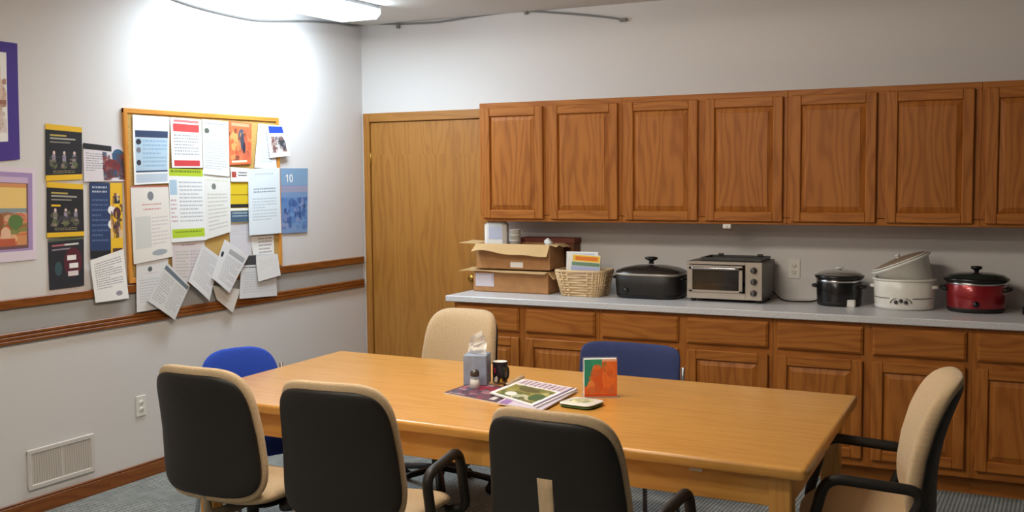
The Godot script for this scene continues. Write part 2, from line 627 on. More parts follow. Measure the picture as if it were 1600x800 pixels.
func base_cabinet(x0: float, x1: float, bays: Array, label: String) -> void:
	var t := node("base_cabinet", Vector3.ZERO)
	tag(t, label, "cabinet", "oak base cabinets under the counter")
	var y0 := 0.10
	var y1 := 0.874
	boxo("carcass", Vector3((x0 + x1) / 2, (y0 + y1) / 2, 0.295), Vector3(x1 - x0 - 0.001, y1 - y0, 0.58), M.oak, t, 0.001, 1)
	boxo("toe_kick", Vector3((x0 + x1) / 2, 0.05, 0.53), Vector3(x1 - x0 - 0.001, 0.10, 0.016), M.oak, t, 0.001, 0)
	var zf := 0.5965
	boxo("frame_rail", Vector3((x0 + x1) / 2, y1 - 0.016, zf), Vector3(x1 - x0 - 0.001, 0.032, 0.02), M.oak, t, 0.001, 0)
	boxo("frame_rail", Vector3((x0 + x1) / 2, 0.688, zf), Vector3(x1 - x0 - 0.001, 0.046, 0.02), M.oak, t, 0.001, 0)
	boxo("frame_rail", Vector3((x0 + x1) / 2, y0 + 0.03, zf), Vector3(x1 - x0 - 0.001, 0.06, 0.02), M.oak, t, 0.001, 0)
	var edges := [x0]
	for d in bays:
		edges.append(d[0])
		edges.append(d[1])
	edges.append(x1)
	for i in range(0, edges.size(), 2):
		var a: float = edges[i] - (0.012 if i > 0 else -0.0005)
		var b: float = edges[i + 1] + (0.012 if i + 2 < edges.size() else -0.0005)
		boxo("frame_stile", Vector3((a + b) / 2, (y0 + y1) / 2, zf), Vector3(b - a, y1 - y0 - 0.002, 0.0204), M.oak, t, 0.001, 1)
	for d in bays:
		cabinet_door(t, d[0], d[1], 0.142, 0.672, 0.6075)
		var s := tool()
		var w: float = d[1] - d[0]
		raised(s, Vector3((d[0] + d[1]) / 2, 0.7785, 0.6075), w, 0.147, [[0.0, 0.0], [0.0, 0.010], [0.012, 0.019]], 0)
		put("drawer_front", s, M.oak, t)

# ------------------------------------------------------------------ chairs: local origin on the floor under the seat, facing -z
func office_chair(called: String, at: Vector3, turn: float, label: String, opt := {}) -> Node3D:
	var t := node(called, at, turn)
	tag(t, label, "chair", "beige upholstered office chairs")
	var sh: float = opt.get("seat", 0.455)
	var tilt: float = opt.get("tilt", 0.04)
	var bh: float = opt.get("back_h", 0.52)
	var by: float = opt.get("back_y", 0.46)      # height of the backrest's lower edge
	var bz: float = opt.get("back_z", 0.272)
	var wt: float = opt.get("wt", 0.43)
	var wb: float = opt.get("wb", 0.50)
	var bulge: float = opt.get("bulge", 0.05)
	var s := tool(true)
	pad(s, 0.47, 0.49, 0.46, 0.045, 0.03, 5.0, func(p: Vector3) -> Vector3: return Vector3(p.x, sh - p.z + 0.018 * pow(absf(p.x) / 0.24, 2.0) - 0.03 * pow(maxf(0.0, p.y / 0.23), 3.0), -p.y - 0.01))
	put("seat", s, M.beige_fabric, t)
	s = tool(true)
	pad(s, 0.36, 0.38, 0.36, 0.012, 0.012, 5.0, func(p: Vector3) -> Vector3: return Vector3(p.x, sh - 0.036 - p.z, -p.y - 0.03), 6, 40)
	put("seat_pan", s, M.black_plastic, t)
	# backrest: curved about a vertical axis, reclined, with a lumbar bulge
	var shape := func(p: Vector3, push: float) -> Vector3:
		var z: float = p.z + push - bulge * pow(absf(p.x) / 0.24, 2.0)
		var yy: float = p.y + bh / 2
		z += tilt * yy + opt.get("curve", 0.12) * pow(yy / bh - 0.3, 2.0) - 0.03
		return Vector3(p.x, by + yy, bz + z)
	s = tool(true)
	pad(s, wt, wb, bh, 0.052, 0.026, 5.0, func(p: Vector3) -> Vector3: return shape.call(p, 0.0), 14, 64, 14.0)
	put("backrest", s, M.beige_fabric, t)
	s = tool(true)
	pad(s, wt - 0.003, wb - 0.005, bh - 0.05, 0.004, opt.get("shell", 0.024), 5.0, func(p: Vector3) -> Vector3: return shape.call(p + Vector3(0, -0.002, 0), opt.get("shell", 0.024) - 0.002), 12, 56, 10.0)
	put("back_shell", s, M.black_plastic, t)
	if opt.get("slot", false):
		s = tool(true)
		var pts := []
		for k in 9:
			var y := -bh / 2 + 0.04 + 0.034 * k
			pts.append(shape.call(Vector3(0, y, 0.0), 0.045))
		tube(s, pts, 0.026, 12, false, 0.16, Vector3(0, 0, 1))
		put("back_support_bar", s, M.beige_fabric, t)
	# the bar that carries the backrest
	s = tool(true)
	tube(s, fillet([Vector3(0, sh - 0.06, 0.05), Vector3(0, sh - 0.06, bz - 0.02), Vector3(0, by + 0.06, bz - 0.02)], 0.05), 0.022, 10, false, 0.4, Vector3(1, 0, 0))
	put("back_bracket", s, M.taupe_plastic, t)
	if opt.get("arms", true):
		for sg in [-1.0, 1.0]:
			s = tool(true)
			var x: float = sg * opt.get("arm_x", 0.275)
			tube(s, fillet([Vector3(sg * 0.20, sh - 0.045, 0.06), Vector3(x, sh - 0.03, 0.07), Vector3(x, sh + 0.175, opt.get("arm_rear", 0.115)), Vector3(x, sh + 0.205, -0.15), Vector3(x, sh - 0.03, -0.21), Vector3(sg * 0.20, sh - 0.045, -0.19)], 0.06, 6), 0.019, 10)
			put("armrest", s, M.black_plastic, t)
	s = tool(true)
	lathe(s, [[0.0, 0.09], [0.034, 0.09], [0.034, 0.24], [0.024, 0.242], [0.024, sh - 0.06], [0.09, sh - 0.05], [0.09, sh - 0.03], [0.0, sh - 0.03]], Vector3.ZERO, 1, 1, 20)
	put("column", s, M.black_plastic, t)
	for k in 5:
		var a: float = TAU * k / 5.0 + opt.get("spin", 0.3)
		var dir := Vector3(cos(a), 0, sin(a))
		s = tool(true)
		tube(s, [dir * 0.02 + Vector3(0, 0.125, 0), dir * 0.15 + Vector3(0, 0.105, 0), dir * 0.29 + Vector3(0, 0.078, 0)], 0.024, 8, false, 0.7)
		put("base_leg", s, M.black_plastic, t)
		s = tool(true)
		var ax := dir.cross(Vector3.UP)
		var b := Basis(dir, ax, dir.cross(ax))
		for e in [-0.016, 0.016]:
			lathe(s, [[0.0, -0.009], [0.022, -0.009], [0.027, -0.004], [0.027, 0.004], [0.022, 0.009], [0.0, 0.009]], dir * 0.285 + ax * e + Vector3(0, 0.0275, 0), 1, 1, 16, b)
		tube(s, [dir * 0.28 + Vector3(0, 0.03, 0), dir * 0.28 + Vector3(0, 0.08, 0)], 0.009, 8)
		put("caster", s, M.black_plastic, t)
	return t

func stacking_chair(at: Vector3, turn: float, fabric: Material, label: String, opt := {}) -> Node3D:
	var t := node("stacking_chair", at, turn)
	tag(t, label, "chair", "blue stacking chairs")
	var sh := 0.445
	var top: float = opt.get("top", 0.84)
	var w: float = opt.get("w", 0.46)
	var s := tool(true)
	pad(s, 0.44, 0.42, 0.44, 0.03, 0.015, 4.5, func(p: Vector3) -> Vector3: return Vector3(p.x, sh - p.z - 0.035 * pow(maxf(0.0, p.y / 0.22), 3.0), -p.y))
	put("seat", s, fabric, t)
	s = tool(true)
	pad(s, 0.42, 0.40, 0.42, 0.008, 0.012, 4.5, func(p: Vector3) -> Vector3: return Vector3(p.x, sh - 0.02 - p.z, -p.y), 6, 40)
	put("seat_pan", s, M.black_plastic, t)
	var bh: float = opt.get("back_h", 0.30)
	var round_: float = opt.get("round", 4.5)
	var taper: float = opt.get("taper", 0.0)
	var bend := func(p: Vector3) -> Vector3: return Vector3(p.x, top - bh / 2 + p.y, 0.23 + p.z + 0.14 * (p.y + bh / 2) - 0.035 * pow(absf(p.x) / 0.23, 2.0))
	s = tool(true)
	pad(s, w - taper, w, bh, 0.022, 0.012, round_, bend)
	put("backrest", s, fabric, t)
	s = tool(true)
	pad(s, w - taper - 0.02, w - 0.02, bh - 0.02, 0.002, 0.018, round_, func(p: Vector3) -> Vector3: return bend.call(p) + Vector3(0, 0, 0.006))
	put("back_shell", s, M.black_plastic, t)
	for sg in [-1.0, 1.0]:
		s = tool(true)
		tube(s, fillet([Vector3(sg * 0.235, 0.012, -0.20), Vector3(sg * 0.225, sh - 0.045, -0.17), Vector3(sg * 0.225, sh - 0.045, 0.17), Vector3(sg * 0.245, 0.012, 0.24)], 0.05), 0.011, 10)
		put("leg_frame", s, M.chrome, t)
		s = tool(true)
		tube(s, fillet([Vector3(sg * 0.21, sh - 0.04, 0.10), Vector3(sg * (w / 2 + 0.004), sh - 0.03, 0.215), Vector3(sg * (w / 2 + 0.004), top - 0.10, 0.245)], 0.05), 0.010, 10)
		put("back_post", s, M.chrome, t)
		for z in [-0.20, 0.24]:
			s = tool(true)
			lathe(s, [[0.0, 0.0], [0.015, 0.0], [0.015, 0.026], [0.0, 0.03]], Vector3(sg * (0.235 if z < 0 else 0.245), 0, z), 1, 1, 14)
			put("foot", s, M.black_plastic, t)
	return t

# ------------------------------------------------------------------ the room
func shell() -> void:
	var lx := 9.0
	var lz := 10.0
	var t := 0.15
	var wl := boxo("wall_left", Vector3(-t / 2, ROOM_H / 2, lz / 2), Vector3(t, ROOM_H, lz + 2 * t), M.wall_paint, self, 0.0)
	setting(wl, "off-white painted wall behind the pin board", "wall")
	# back wall with an opening for the door
	var s := tool()
	box(s, Vector3((lx + 1.0) / 2, ROOM_H / 2, -t / 2), Vector3(lx - 1.0, ROOM_H, t), 0.0)
	box(s, Vector3(0.525, (2.075 + ROOM_H) / 2, -t / 2), Vector3(0.95, ROOM_H - 2.075, t), 0.0)
	box(s, Vector3(0.025, ROOM_H / 2, -t / 2), Vector3(0.05, ROOM_H, t), 0.0)
	var wb := put("wall_back", s, M.wall_paint)
	setting(wb, "off-white painted wall behind the oak cabinets", "wall")
	setting(boxo("wall_right", Vector3(lx + t / 2, ROOM_H / 2, lz / 2), Vector3(t, ROOM_H, lz + 2 * t), M.wall_paint, self, 0.0), "painted side wall past the end of the counter", "wall")
	setting(boxo("wall_front", Vector3(lx / 2, ROOM_H / 2, lz + t / 2), Vector3(lx, ROOM_H, t), M.wall_paint, self, 0.0), "painted wall facing the oak cabinets", "wall")
	setting(boxo("floor", Vector3(lx / 2, -t / 2, lz / 2), Vector3(lx + 2 * t, t, lz + 2 * t), M.carpet, self, 0.0), "blue grey patterned carpet floor", "floor")
	setting(boxo("ceiling", Vector3(lx / 2, ROOM_H + t / 2, lz / 2), Vector3(lx + 2 * t, t, lz + 2 * t), M.ceiling_paint, self, 0.0), "plain off-white ceiling", "ceiling")
	# baseboard and the two rails with the grey band between them
	s = tool()
	box(s, Vector3(0.006, 0.036, 5.01), Vector3(0.012, 0.072, 9.95), 0.002, 2)
	box(s, Vector3(0.0045, 0.079, 5.01), Vector3(0.009, 0.014, 9.95), 0.004, 2)
	setting(put("baseboard_left", s, M.oak_trim), "oak baseboard along the pin board wall", "baseboard")
	setting(boxo("trim_1", Vector3(0.009, 1.068, 5.01), Vector3(0.018, 0.047, 9.95), M.oak_trim, self, 0.004, 2), "upper oak chair rail", "trim")
	s = tool()
	for k in 3:
		box(s, Vector3(0.009, 0.8803 + 0.0190 * k, 5.01), Vector3(0.018, 0.0186, 9.95), 0.004, 2)
	setting(put("trim_2", s, M.oak_trim), "lower reeded oak chair rail", "trim")
	setting(boxo("trim_3", Vector3(0.002, 0.986, 5.01), Vector3(0.004, 0.116, 9.95), M.band_paint, self, 0.0, 2), "grey band between the chair rails", "trim")
	# door
	var d := node("door_1", Vector3.ZERO)
	setting(d, "plain oak veneer flush door beside the cabinets", "door")
	var x0 := 0.066
	var x1 := 0.984
	var top := 2.056
	s = tool()
	box(s, Vector3((x0 + x1) / 2, top / 2 + 0.005, -0.019), Vector3(x1 - x0 - 0.008, top - 0.014, 0.04), 0.002, 1)
	put("slab", s, M.door_veneer, d)
	s = tool()
	box(s, Vector3(0.0385, 1.06, 0.008), Vector3(0.053, 2.12, 0.018), 0.004, 1)
	put("casing", s, M.door_veneer, d)
	s = tool()
	box(s, Vector3(1.012, 1.06, 0.008), Vector3(0.055, 2.12, 0.018), 0.004, 1)
	put("casing", s, M.door_veneer, d)
	s = tool()
	box(s, Vector3((x0 + x1) / 2, 2.0885, 0.0085), Vector3(x1 - x0 - 0.001, 0.063, 0.0185), 0.004, 0)
	put("casing", s, M.door_veneer, d)
	s = tool()
	box(s, Vector3(0.058, 1.03, -0.07), Vector3(0.015, 2.06, 0.12), 0.0, 1)
	box(s, Vector3(0.992, 1.03, -0.07), Vector3(0.015, 2.06, 0.12), 0.0, 1)
	box(s, Vector3(0.525, 2.066, -0.07), Vector3(0.95, 0.015, 0.12), 0.0, 0)
	box(s, Vector3(0.525, 1.03, -0.14), Vector3(0.95, 2.06, 0.01), 0.0, 1)
	put("jamb", s, M.door_veneer, d)
	s = tool(true)
	var kb := Basis(Vector3.RIGHT, Vector3(0, 0, 1), Vector3(0, -1, 0))
	lathe(s, [[0.0, 0.0], [0.032, 0.0], [0.030, 0.006], [0.012, 0.010], [0.011, 0.030], [0.022, 0.038], [0.028, 0.050], [0.024, 0.062], [0.0, 0.066]], Vector3(0.918, 0.965, 0.001), 1, 1, 24, kb)
	put("door_knob", s, M.brass, d)
	for y in [0.25, 1.80]:
		s = tool(true)
		tube(s, [Vector3(0.0685, y - 0.045, 0.006), Vector3(0.0685, y + 0.045, 0.006)], 0.0055, 8)
		put("hinge", s, M.brass, d)

func receptacle(called: String, at: Vector3, turn: float, label: String) -> void:
	var t := node(called, at, turn)       # plate faces local +z
	tag(t, label, "outlet")
	boxo("cover_plate", Vector3(0, 0, 0.003), Vector3(0.072, 0.116, 0.006), M.white_plastic, t, 0.003)
	for sg in [-1.0, 1.0]:
		var s := tool(true)
		lathe(s, [[0.0, 0.008], [0.016, 0.008], [0.017, 0.005]], Vector3(0, sg * 0.02, 0), 1.0, 0.85, 20, Basis(Vector3.RIGHT, Vector3(0, 0, 1), Vector3(0, -1, 0)))
		put("socket", s, M.white_enamel, t)
		s = tool()
		for e in [-0.006, 0.006]:
			box(s, Vector3(e, sg * 0.02 + 0.003, 0.0081), Vector3(0.002, 0.008, 0.0006), 0.0)
		put("slots", s, M.void_dark, t)

func wall_fittings() -> void:
	receptacle("wall_outlet", Vector3(0.0005, 0.41, 2.185), PI / 2, "white wall outlet above the baseboard beside the air vent")
	var p := on_z(1241, 420, 0.0005)
	receptacle("wall_outlet", p, 0.0, "white wall outlet above the counter beside the toaster oven")
	# return-air grille low on the wall
	var v := node("air_vent", Vector3(0.0005, 0.228, 2.73), PI / 2)
	tag(v, "white metal two-panel air vent grille low on the wall", "vent")
	var w := 0.415
	var h := 0.205
	var f := 0.026
	boxo("backing", Vector3(0, 0, 0.0015), Vector3(w - 0.02, h - 0.02, 0.002), M.dark_grey, v, 0.0)
	var s := tool()
	for sg in [-1.0, 1.0]:
		box(s, Vector3(0, sg * (h - f) / 2, 0.006), Vector3(w, f, 0.012), 0.004, 0)
		box(s, Vector3(sg * (w - f) / 2, 0, 0.0058), Vector3(f, h - 0.01, 0.0116), 0.004, 1)
	put("frame", s, M.vent_metal, v)
	boxo("centre_bar", Vector3(0, 0, 0.005), Vector3(0.014, h - 2 * f + 0.01, 0.01), M.vent_metal, v, 0.002, 1)
	for sg in [-1.0, 1.0]:
		s = tool()
		for k in 12:
			var x: float = sg * 0.094 + (k - 5.5) * 0.0146
			face(s, [Vector3(x - 0.004, -h / 2 + f, 0.003), Vector3(x + 0.0045, -h / 2 + f, 0.009), Vector3(x + 0.0045, h / 2 - f, 0.009), Vector3(x - 0.004, h / 2 - f, 0.003)], Vector3(-0.6, 0, 1), 1, Vector2.ZERO)
		put("louvre_panel", s, M.vent_metal, v).set_meta("kind", "stuff")
	# cable tacked along the top of the walls
	var pts := []
	for q in [[268, -2], [300, 9], [345, 21], [395, 31], [430, 33], [480, 33], [525, 36], [552, 40]]:
		pts.append(on_x(q[0], q[1], 0.010))
	for q in [[578, 37], [620, 37.5], [680, 35], [740, 26], [790, 19.5], [822, 17.5], [870, 20], [920, 24], [960, 28.5], [976, 32]]:
		pts.append(on_z(q[0], q[1], 0.010))
	var c := node("ceiling_cable", Vector3.ZERO)
	tag(c, "thin grey cable sagging along the top of the walls", "cable")
	s = tool(true)
	tube(s, smooth_path(pts, 5), 0.0065, 8)
	put("cord", s, M.cable_grey, c)
	for q in [[622, 41], [822, 19]]:
		var k := on_z(q[0], q[1], 0.012)
		boxo("clip", k, Vector3(0.022, 0.03, 0.026), M.cable_grey, c, 0.003)
	var e := on_z(974, 31, 0.012)
	boxo("connector", e, Vector3(0.05, 0.022, 0.024), M.cable_grey, c, 0.004)

# ------------------------------------------------------------------ pin board and papers
func quad_on_wall(q: Array, x: float) -> Array:
	var r := []
	for i in 4:
		r.append(on_x(q[2 * i], q[2 * i + 1], x))
	return r

func paper(called: String, label: String, category: String, q: Array, x: float, m: Material, curl := 0.006, group := "papers pinned on the board wall") -> MeshInstance3D:
	var c := quad_on_wall(q, x)
	var s := tool(true)
	sheet(s, c[0], c[1], c[2], c[3], Vector3(1, 0, 0), func(u: float, w: float) -> float: return curl * (w * w * 0.7 + 0.3 * sin(PI * u) * w))
	var o := put(called, s, m)
	tag(o, label, category, group)
	return o

func board() -> void:
	var t := node("pin_board", Vector3.ZERO)
	tag(t, "oak-framed cork pin board covered with notices", "pin board")
	var y0 := 1.098
	var y1 := 2.052
	var z0 := 0.955
	var z1 := 2.250
	boxo("cork_panel", Vector3(0.006, (y0 + y1) / 2, (z0 + z1) / 2), Vector3(0.010, y1 - y0 - 0.01, z1 - z0 - 0.01), M.cork, t, 0.0, 2)
	for e in [[y0 + 0.014], [y1 - 0.014]]:
		boxo("frame_rail", Vector3(0.010, e[0], (z0 + z1) / 2), Vector3(0.018, 0.028, z1 - z0), M.frame_wood, t, 0.003, 2)
	for e in [z0 + 0.014, z1 - 0.014]:
		boxo("frame_stile", Vector3(0.0102, (y0 + y1) / 2, e), Vector3(0.0182, y1 - y0, 0.028), M.frame_wood, t, 0.003, 1)
	var ink := c8(150, 152, 158)
	var dk := c8(40, 44, 54)
	var wht := c8(240, 240, 238)
	var yel := c8(236, 190, 40)
	var blk := c8(34, 32, 36)
	# --- on the bare wall beside the board
	paper("poster", "violet-bordered poster with a picture in a white mat", "poster", [-118, 47, 27, 68, 31, 249, -118, 262], 0.004, page(c8(72, 52, 142), [["r", 0.13, 0.09, 0.74, 0.75, wht], ["r", 0.2, 0.2, 0.6, 0.5, c8(226, 214, 204)], ["n", 0.2, 0.3, 0.66, 0.5, 50, [c8(150, 100, 80), c8(226, 206, 190), c8(190, 160, 140), c8(214, 200, 196)]]], 200, 200), 0.002)
	paper("poster", "lavender-bordered poster with a painted orchard picture", "poster", [-150, 250, 57, 263, 58, 405, -150, 425], 0.004, page(c8(228, 216, 230), [["r", 0.03, 0.06, 0.94, 0.84, c8(170, 146, 196)], ["r", 0.06, 0.11, 0.87, 0.75, c8(206, 184, 216)], ["r", 0.08, 0.17, 0.85, 0.70, c8(120, 84, 90)], ["r", 0.09, 0.18, 0.83, 0.66, c8(216, 150, 96)], ["r", 0.09, 0.22, 0.83, 0.22, c8(240, 206, 126)], ["r", 0.09, 0.44, 0.83, 0.10, c8(140, 156, 160)], ["n", 0.09, 0.48, 0.83, 0.36, 90, [c8(110, 130, 70), c8(170, 96, 60), c8(220, 130, 100), c8(236, 196, 160), c8(120, 80, 60), c8(150, 160, 120), c8(206, 90, 60)]], ["o", 0.82, 0.58, 0.06, 0.08, c8(96, 128, 70)], ["o", 0.66, 0.58, 0.06, 0.12, c8(150, 92, 54)], ["o", 0.74, 0.70, 0.04, 0.07, c8(232, 190, 160)], ["r", 0.66, 0.76, 0.16, 0.08, c8(192, 96, 66)]], 220, 160), 0.002)
	var people := [["r", 0.12, 0.18, 0.45, 0.035, c8(190, 170, 90)], ["r", 0.12, 0.235, 0.7, 0.035, c8(170, 168, 160)], ["r", 0.12, 0.30, 0.55, 0.03, c8(140, 138, 130)]]
	for k in 3:
		people += [["o", 0.22 + 0.28 * k, 0.50, 0.035, 0.035, c8(226, 200, 190)], ["r", 0.17 + 0.28 * k, 0.54, 0.10, 0.13, c8(150, 140, 160)], ["o", 0.22 + 0.28 * k, 0.72, 0.09, 0.07, c8(96, 104, 70)]]
	people.append(["n", 0.1, 0.5, 0.8, 0.3, 24, [c8(70, 66, 74), c8(110, 110, 80), c8(46, 44, 50), c8(150, 130, 120)]])
	people.append(["t", 0.2, 0.83, 0.6, 0.06, 2, c8(160, 150, 110)])
	paper("flyer", "black flyer with yellow bands, topmost of the column of three", "flyer", [71, 193, 128, 199, 128, 280, 71, 283], 0.004, page(blk, [["r", 0, 0, 1, 0.10, yel], ["r", 0, 0.90, 1, 0.10, yel]] + people), 0.004)
	paper("flyer", "black flyer with yellow bands, between the two other dark flyers", "flyer", [73, 284, 130, 288, 131, 369, 73, 372], 0.004, page(blk, [["r", 0, 0, 1, 0.10, yel], ["r", 0, 0.91, 1, 0.09, yel], ["r", 0.12, 0.4, 0.25, 0.04, yel]] + people), 0.004)
	paper("flyer", "dark flyer with red figure and white block letters, lowest of the column", "flyer", [75, 374, 131, 369, 131, 446, 77, 453], 0.004, page(c8(40, 40, 48), [["r", 0, 0, 1, 0.06, c8(96, 104, 84)], ["r", 0.1, 0.13, 0.4, 0.035, c8(200, 110, 120)], ["r", 0.45, 0.12, 0.4, 0.04, c8(220, 214, 214)], ["r", 0.1, 0.21, 0.55, 0.035, c8(150, 140, 150)], ["o", 0.68, 0.5, 0.26, 0.3, c8(88, 30, 44)], ["r", 0.52, 0.36, 0.26, 0.10, wht], ["r", 0.58, 0.52, 0.26, 0.10, wht], ["r", 0.54, 0.68, 0.30, 0.10, c8(228, 216, 216)], ["o", 0.26, 0.6, 0.1, 0.14, c8(56, 84, 92)]]), 0.004)
	paper("flyer", "white flyer with a dark red and blue fruit photo", "flyer", [130, 222, 194, 230, 197, 283, 131, 284], 0.006, page(c8(222, 216, 222), [["r", 0, 0.02, 0.68, 0.15, blk], ["t", 0.06, 0.26, 0.4, 0.5, 8, ink], ["o", 0.84, 0.30, 0.16, 0.22, c8(52, 92, 130)], ["o", 0.94, 0.6, 0.14, 0.3, c8(74, 62, 74)], ["o", 0.66, 0.64, 0.22, 0.26, c8(128, 46, 48)], ["n", 0.45, 0.2, 0.55, 0.78, 60, [c8(140, 60, 56), c8(96, 50, 56), c8(60, 84, 116), c8(80, 70, 84), c8(150, 90, 80)]]]), 0.004)
	paper("flyer", "navy and yellow flyer with a strip of photos", "flyer", [140, 285, 191, 286, 192, 402, 141, 404], 0.007, page(yel, [["r", 0, 0, 0.62, 0.90, c8(42, 62, 104)], ["t", 0.08, 0.05, 0.46, 0.12, 2, c8(190, 196, 210)], ["t", 0.06, 0.22, 0.5, 0.6, 9, c8(86, 108, 150)], ["r", 0, 0.90, 0.62, 0.10, blk], ["r", 0.70, 0.18, 0.22, 0.10, blk], ["o", 0.66, 0.36, 0.12, 0.06, wht], ["o", 0.82, 0.40, 0.12, 0.08, c8(86, 40, 48)], ["o", 0.64, 0.55, 0.10, 0.06, wht], ["r", 0.70, 0.56, 0.24, 0.06, c8(90, 64, 60)], ["n", 0.64, 0.14, 0.36, 0.6, 26, [c8(86, 40, 48), c8(226, 200, 190), c8(236, 190, 60), c8(60, 44, 50), c8(210, 150, 60)]], ["r", 0.68, 0.88, 0.3, 0.1, c8(80, 50, 40)]]), 0.004)
	paper("notice", "white text notice hanging below the navy flyer", "notice", [141, 407, 193, 389, 200, 466, 148, 473], 0.021, page(wht, [["t", 0.1, 0.12, 0.8, 0.62, 12, ink], ["o", 0.72, 0.86, 0.1, 0.05, c8(150, 150, 160)]]), 0.01)
	var bp := paper("poster", "blue skyline poster with white numerals beside the cork board", "poster", [438, 263, 481, 263, 480, 363, 440, 365], 0.005, page(c8(116, 148, 190), [["r", 0, 0, 1, 0.26, c8(126, 158, 190)], ["r", 0, 0.27, 1, 0.1, c8(150, 150, 178)], ["r", 0, 0.45, 1, 0.4, c8(96, 134, 186)], ["r", 0.12, 0.62, 0.08, 0.18, c8(40, 60, 120)], ["r", 0.3, 0.55, 0.08, 0.25, c8(52, 84, 140)], ["r", 0.48, 0.48, 0.07, 0.32, c8(36, 58, 112)], ["r", 0.66, 0.60, 0.1, 0.2, c8(50, 80, 140)], ["r", 0.84, 0.52, 0.1, 0.28, c8(44, 58, 84)], ["n", 0.0, 0.45, 1.0, 0.5, 70, [c8(86, 126, 186), c8(110, 150, 196), c8(60, 90, 150), c8(140, 150, 190)]]]), 0.003)
	var tm := TextMesh.new()
	tm.text = "10"
	tm.font_size = 32
	tm.pixel_size = 0.0022
	tm.depth = 0.0008
	var num := MeshInstance3D.new()
	num.name = "numerals"
	num.mesh = tm
	tm.material = M.paper_white
	bp.add_child(num, true)
	num.position = on_x(452, 278, 0.0062)
	num.rotation.y = PI / 2
	# --- on the cork
	var X := 0.013
	paper("notice", "white notice with a navy header above a pale blue table", "notice", [207, 179, 265, 183, 263, 286, 209, 289], X + 0.004, page(wht, [["r", 0.06, 0.22, 0.9, 0.10, c8(46, 62, 96)], ["r", 0.06, 0.33, 0.9, 0.5, c8(176, 200, 218)], ["o", 0.14, 0.38, 0.07, 0.04, dk], ["o", 0.14, 0.50, 0.06, 0.04, c8(120, 120, 130)], ["o", 0.14, 0.68, 0.06, 0.04, dk], ["t", 0.26, 0.36, 0.66, 0.42, 7, c8(140, 172, 200)], ["r", 0.06, 0.80, 0.9, 0.025, c8(60, 80, 110)], ["r", 0.06, 0.85, 0.9, 0.13, c8(186, 200, 214)]]), 0.006)
	paper("notice", "white notice with red bars above and below its text", "notice", [266, 183, 315, 187, 316, 262, 268, 262], X + 0.006, page(wht, [["r", 0.1, 0.04, 0.8, 0.05, c8(214, 120, 120)], ["r", 0.08, 0.12, 0.84, 0.16, c8(208, 70, 70)], ["t", 0.1, 0.34, 0.8, 0.44, 7, ink], ["r", 0.08, 0.85, 0.84, 0.12, c8(200, 58, 62)]]), 0.006)
	paper("notice", "white newsletter page with a small leaf drawing between red and orange notices", "notice", [316, 186, 357, 190, 358, 276, 317, 272], X + 0.004, page(c8(226, 230, 228), [["t", 0.14, 0.06, 0.7, 0.06, 1, ink], ["o", 0.16, 0.2, 0.09, 0.05, c8(90, 96, 84)], ["r", 0.32, 0.14, 0.55, 0.14, c8(208, 216, 190)], ["t", 0.08, 0.36, 0.84, 0.56, 12, c8(176, 184, 184)]]), 0.006)
	paper("flyer", "orange flyer with a dark dancing figure", "flyer", [358, 189, 393, 193, 392, 256, 358, 258], X + 0.004, page(c8(222, 110, 66), [["r", 0.1, 0.03, 0.8, 0.08, c8(240, 160, 120)], ["o", 0.22, 0.45, 0.2, 0.22, c8(240, 160, 90)], ["o", 0.55, 0.38, 0.16, 0.22, c8(70, 84, 104)], ["o", 0.62, 0.56, 0.09, 0.16, c8(50, 42, 56)], ["o", 0.84, 0.54, 0.12, 0.10, c8(110, 56, 34)], ["o", 0.4, 0.66, 0.12, 0.14, c8(140, 60, 40)], ["n", 0.0, 0.15, 1.0, 0.8, 60, [c8(232, 130, 80), c8(214, 96, 56), c8(240, 160, 96), c8(206, 100, 70), c8(120, 60, 44)]], ["o", 0.58, 0.45, 0.08, 0.22, c8(66, 72, 88)], ["o", 0.66, 0.6, 0.06, 0.14, c8(50, 42, 56)], ["r", 0.1, 0.90, 0.7, 0.05, c8(240, 214, 190)]]), 0.005)
	paper("notice", "narrow white notice partly under a blue-topped photo card", "notice", [404, 193, 427, 196, 432, 264, 397, 262], X + 0.004, page(c8(228, 234, 240), [["t", 0.2, 0.2, 0.6, 0.7, 10, c8(190, 202, 212)]]), 0.006)
	paper("photo_card", "photo card with a bright blue top band at the frame's corner", "card", [416, 195, 441, 196, 453, 243, 421, 247], 0.024, page(wht, [["r", 0.12, 0.04, 0.85, 0.22, c8(36, 74, 206)], ["o", 0.32, 0.62, 0.16, 0.24, c8(120, 84, 84)], ["o", 0.72, 0.60, 0.2, 0.24, c8(60, 64, 72)], ["n", 0.1, 0.36, 0.8, 0.5, 40, [c8(190, 170, 160), c8(80, 76, 84), c8(140, 100, 96), c8(230, 226, 224)]]]), 0.006)
	paper("notice", "white page with lime green bands at both ends", "notice", [263, 263, 318, 265, 322, 375, 267, 379], X + 0.008, page(c8(232, 234, 234), [["r", 0.02, 0.0, 0.96, 0.10, c8(178, 200, 40)], ["t", 0.06, 0.02, 0.86, 0.07, 1, c8(110, 130, 30)], ["r", 0.02, 0.16, 0.2, 0.20, c8(170, 196, 216)], ["t", 0.28, 0.18, 0.66, 0.58, 11, c8(178, 182, 190)], ["t", 0.04, 0.42, 0.16, 0.34, 6, c8(200, 170, 180)], ["r", 0.04, 0.83, 0.92, 0.12, c8(176, 204, 46)], ["t", 0.12, 0.86, 0.74, 0.05, 1, c8(120, 140, 30)]]), 0.008)
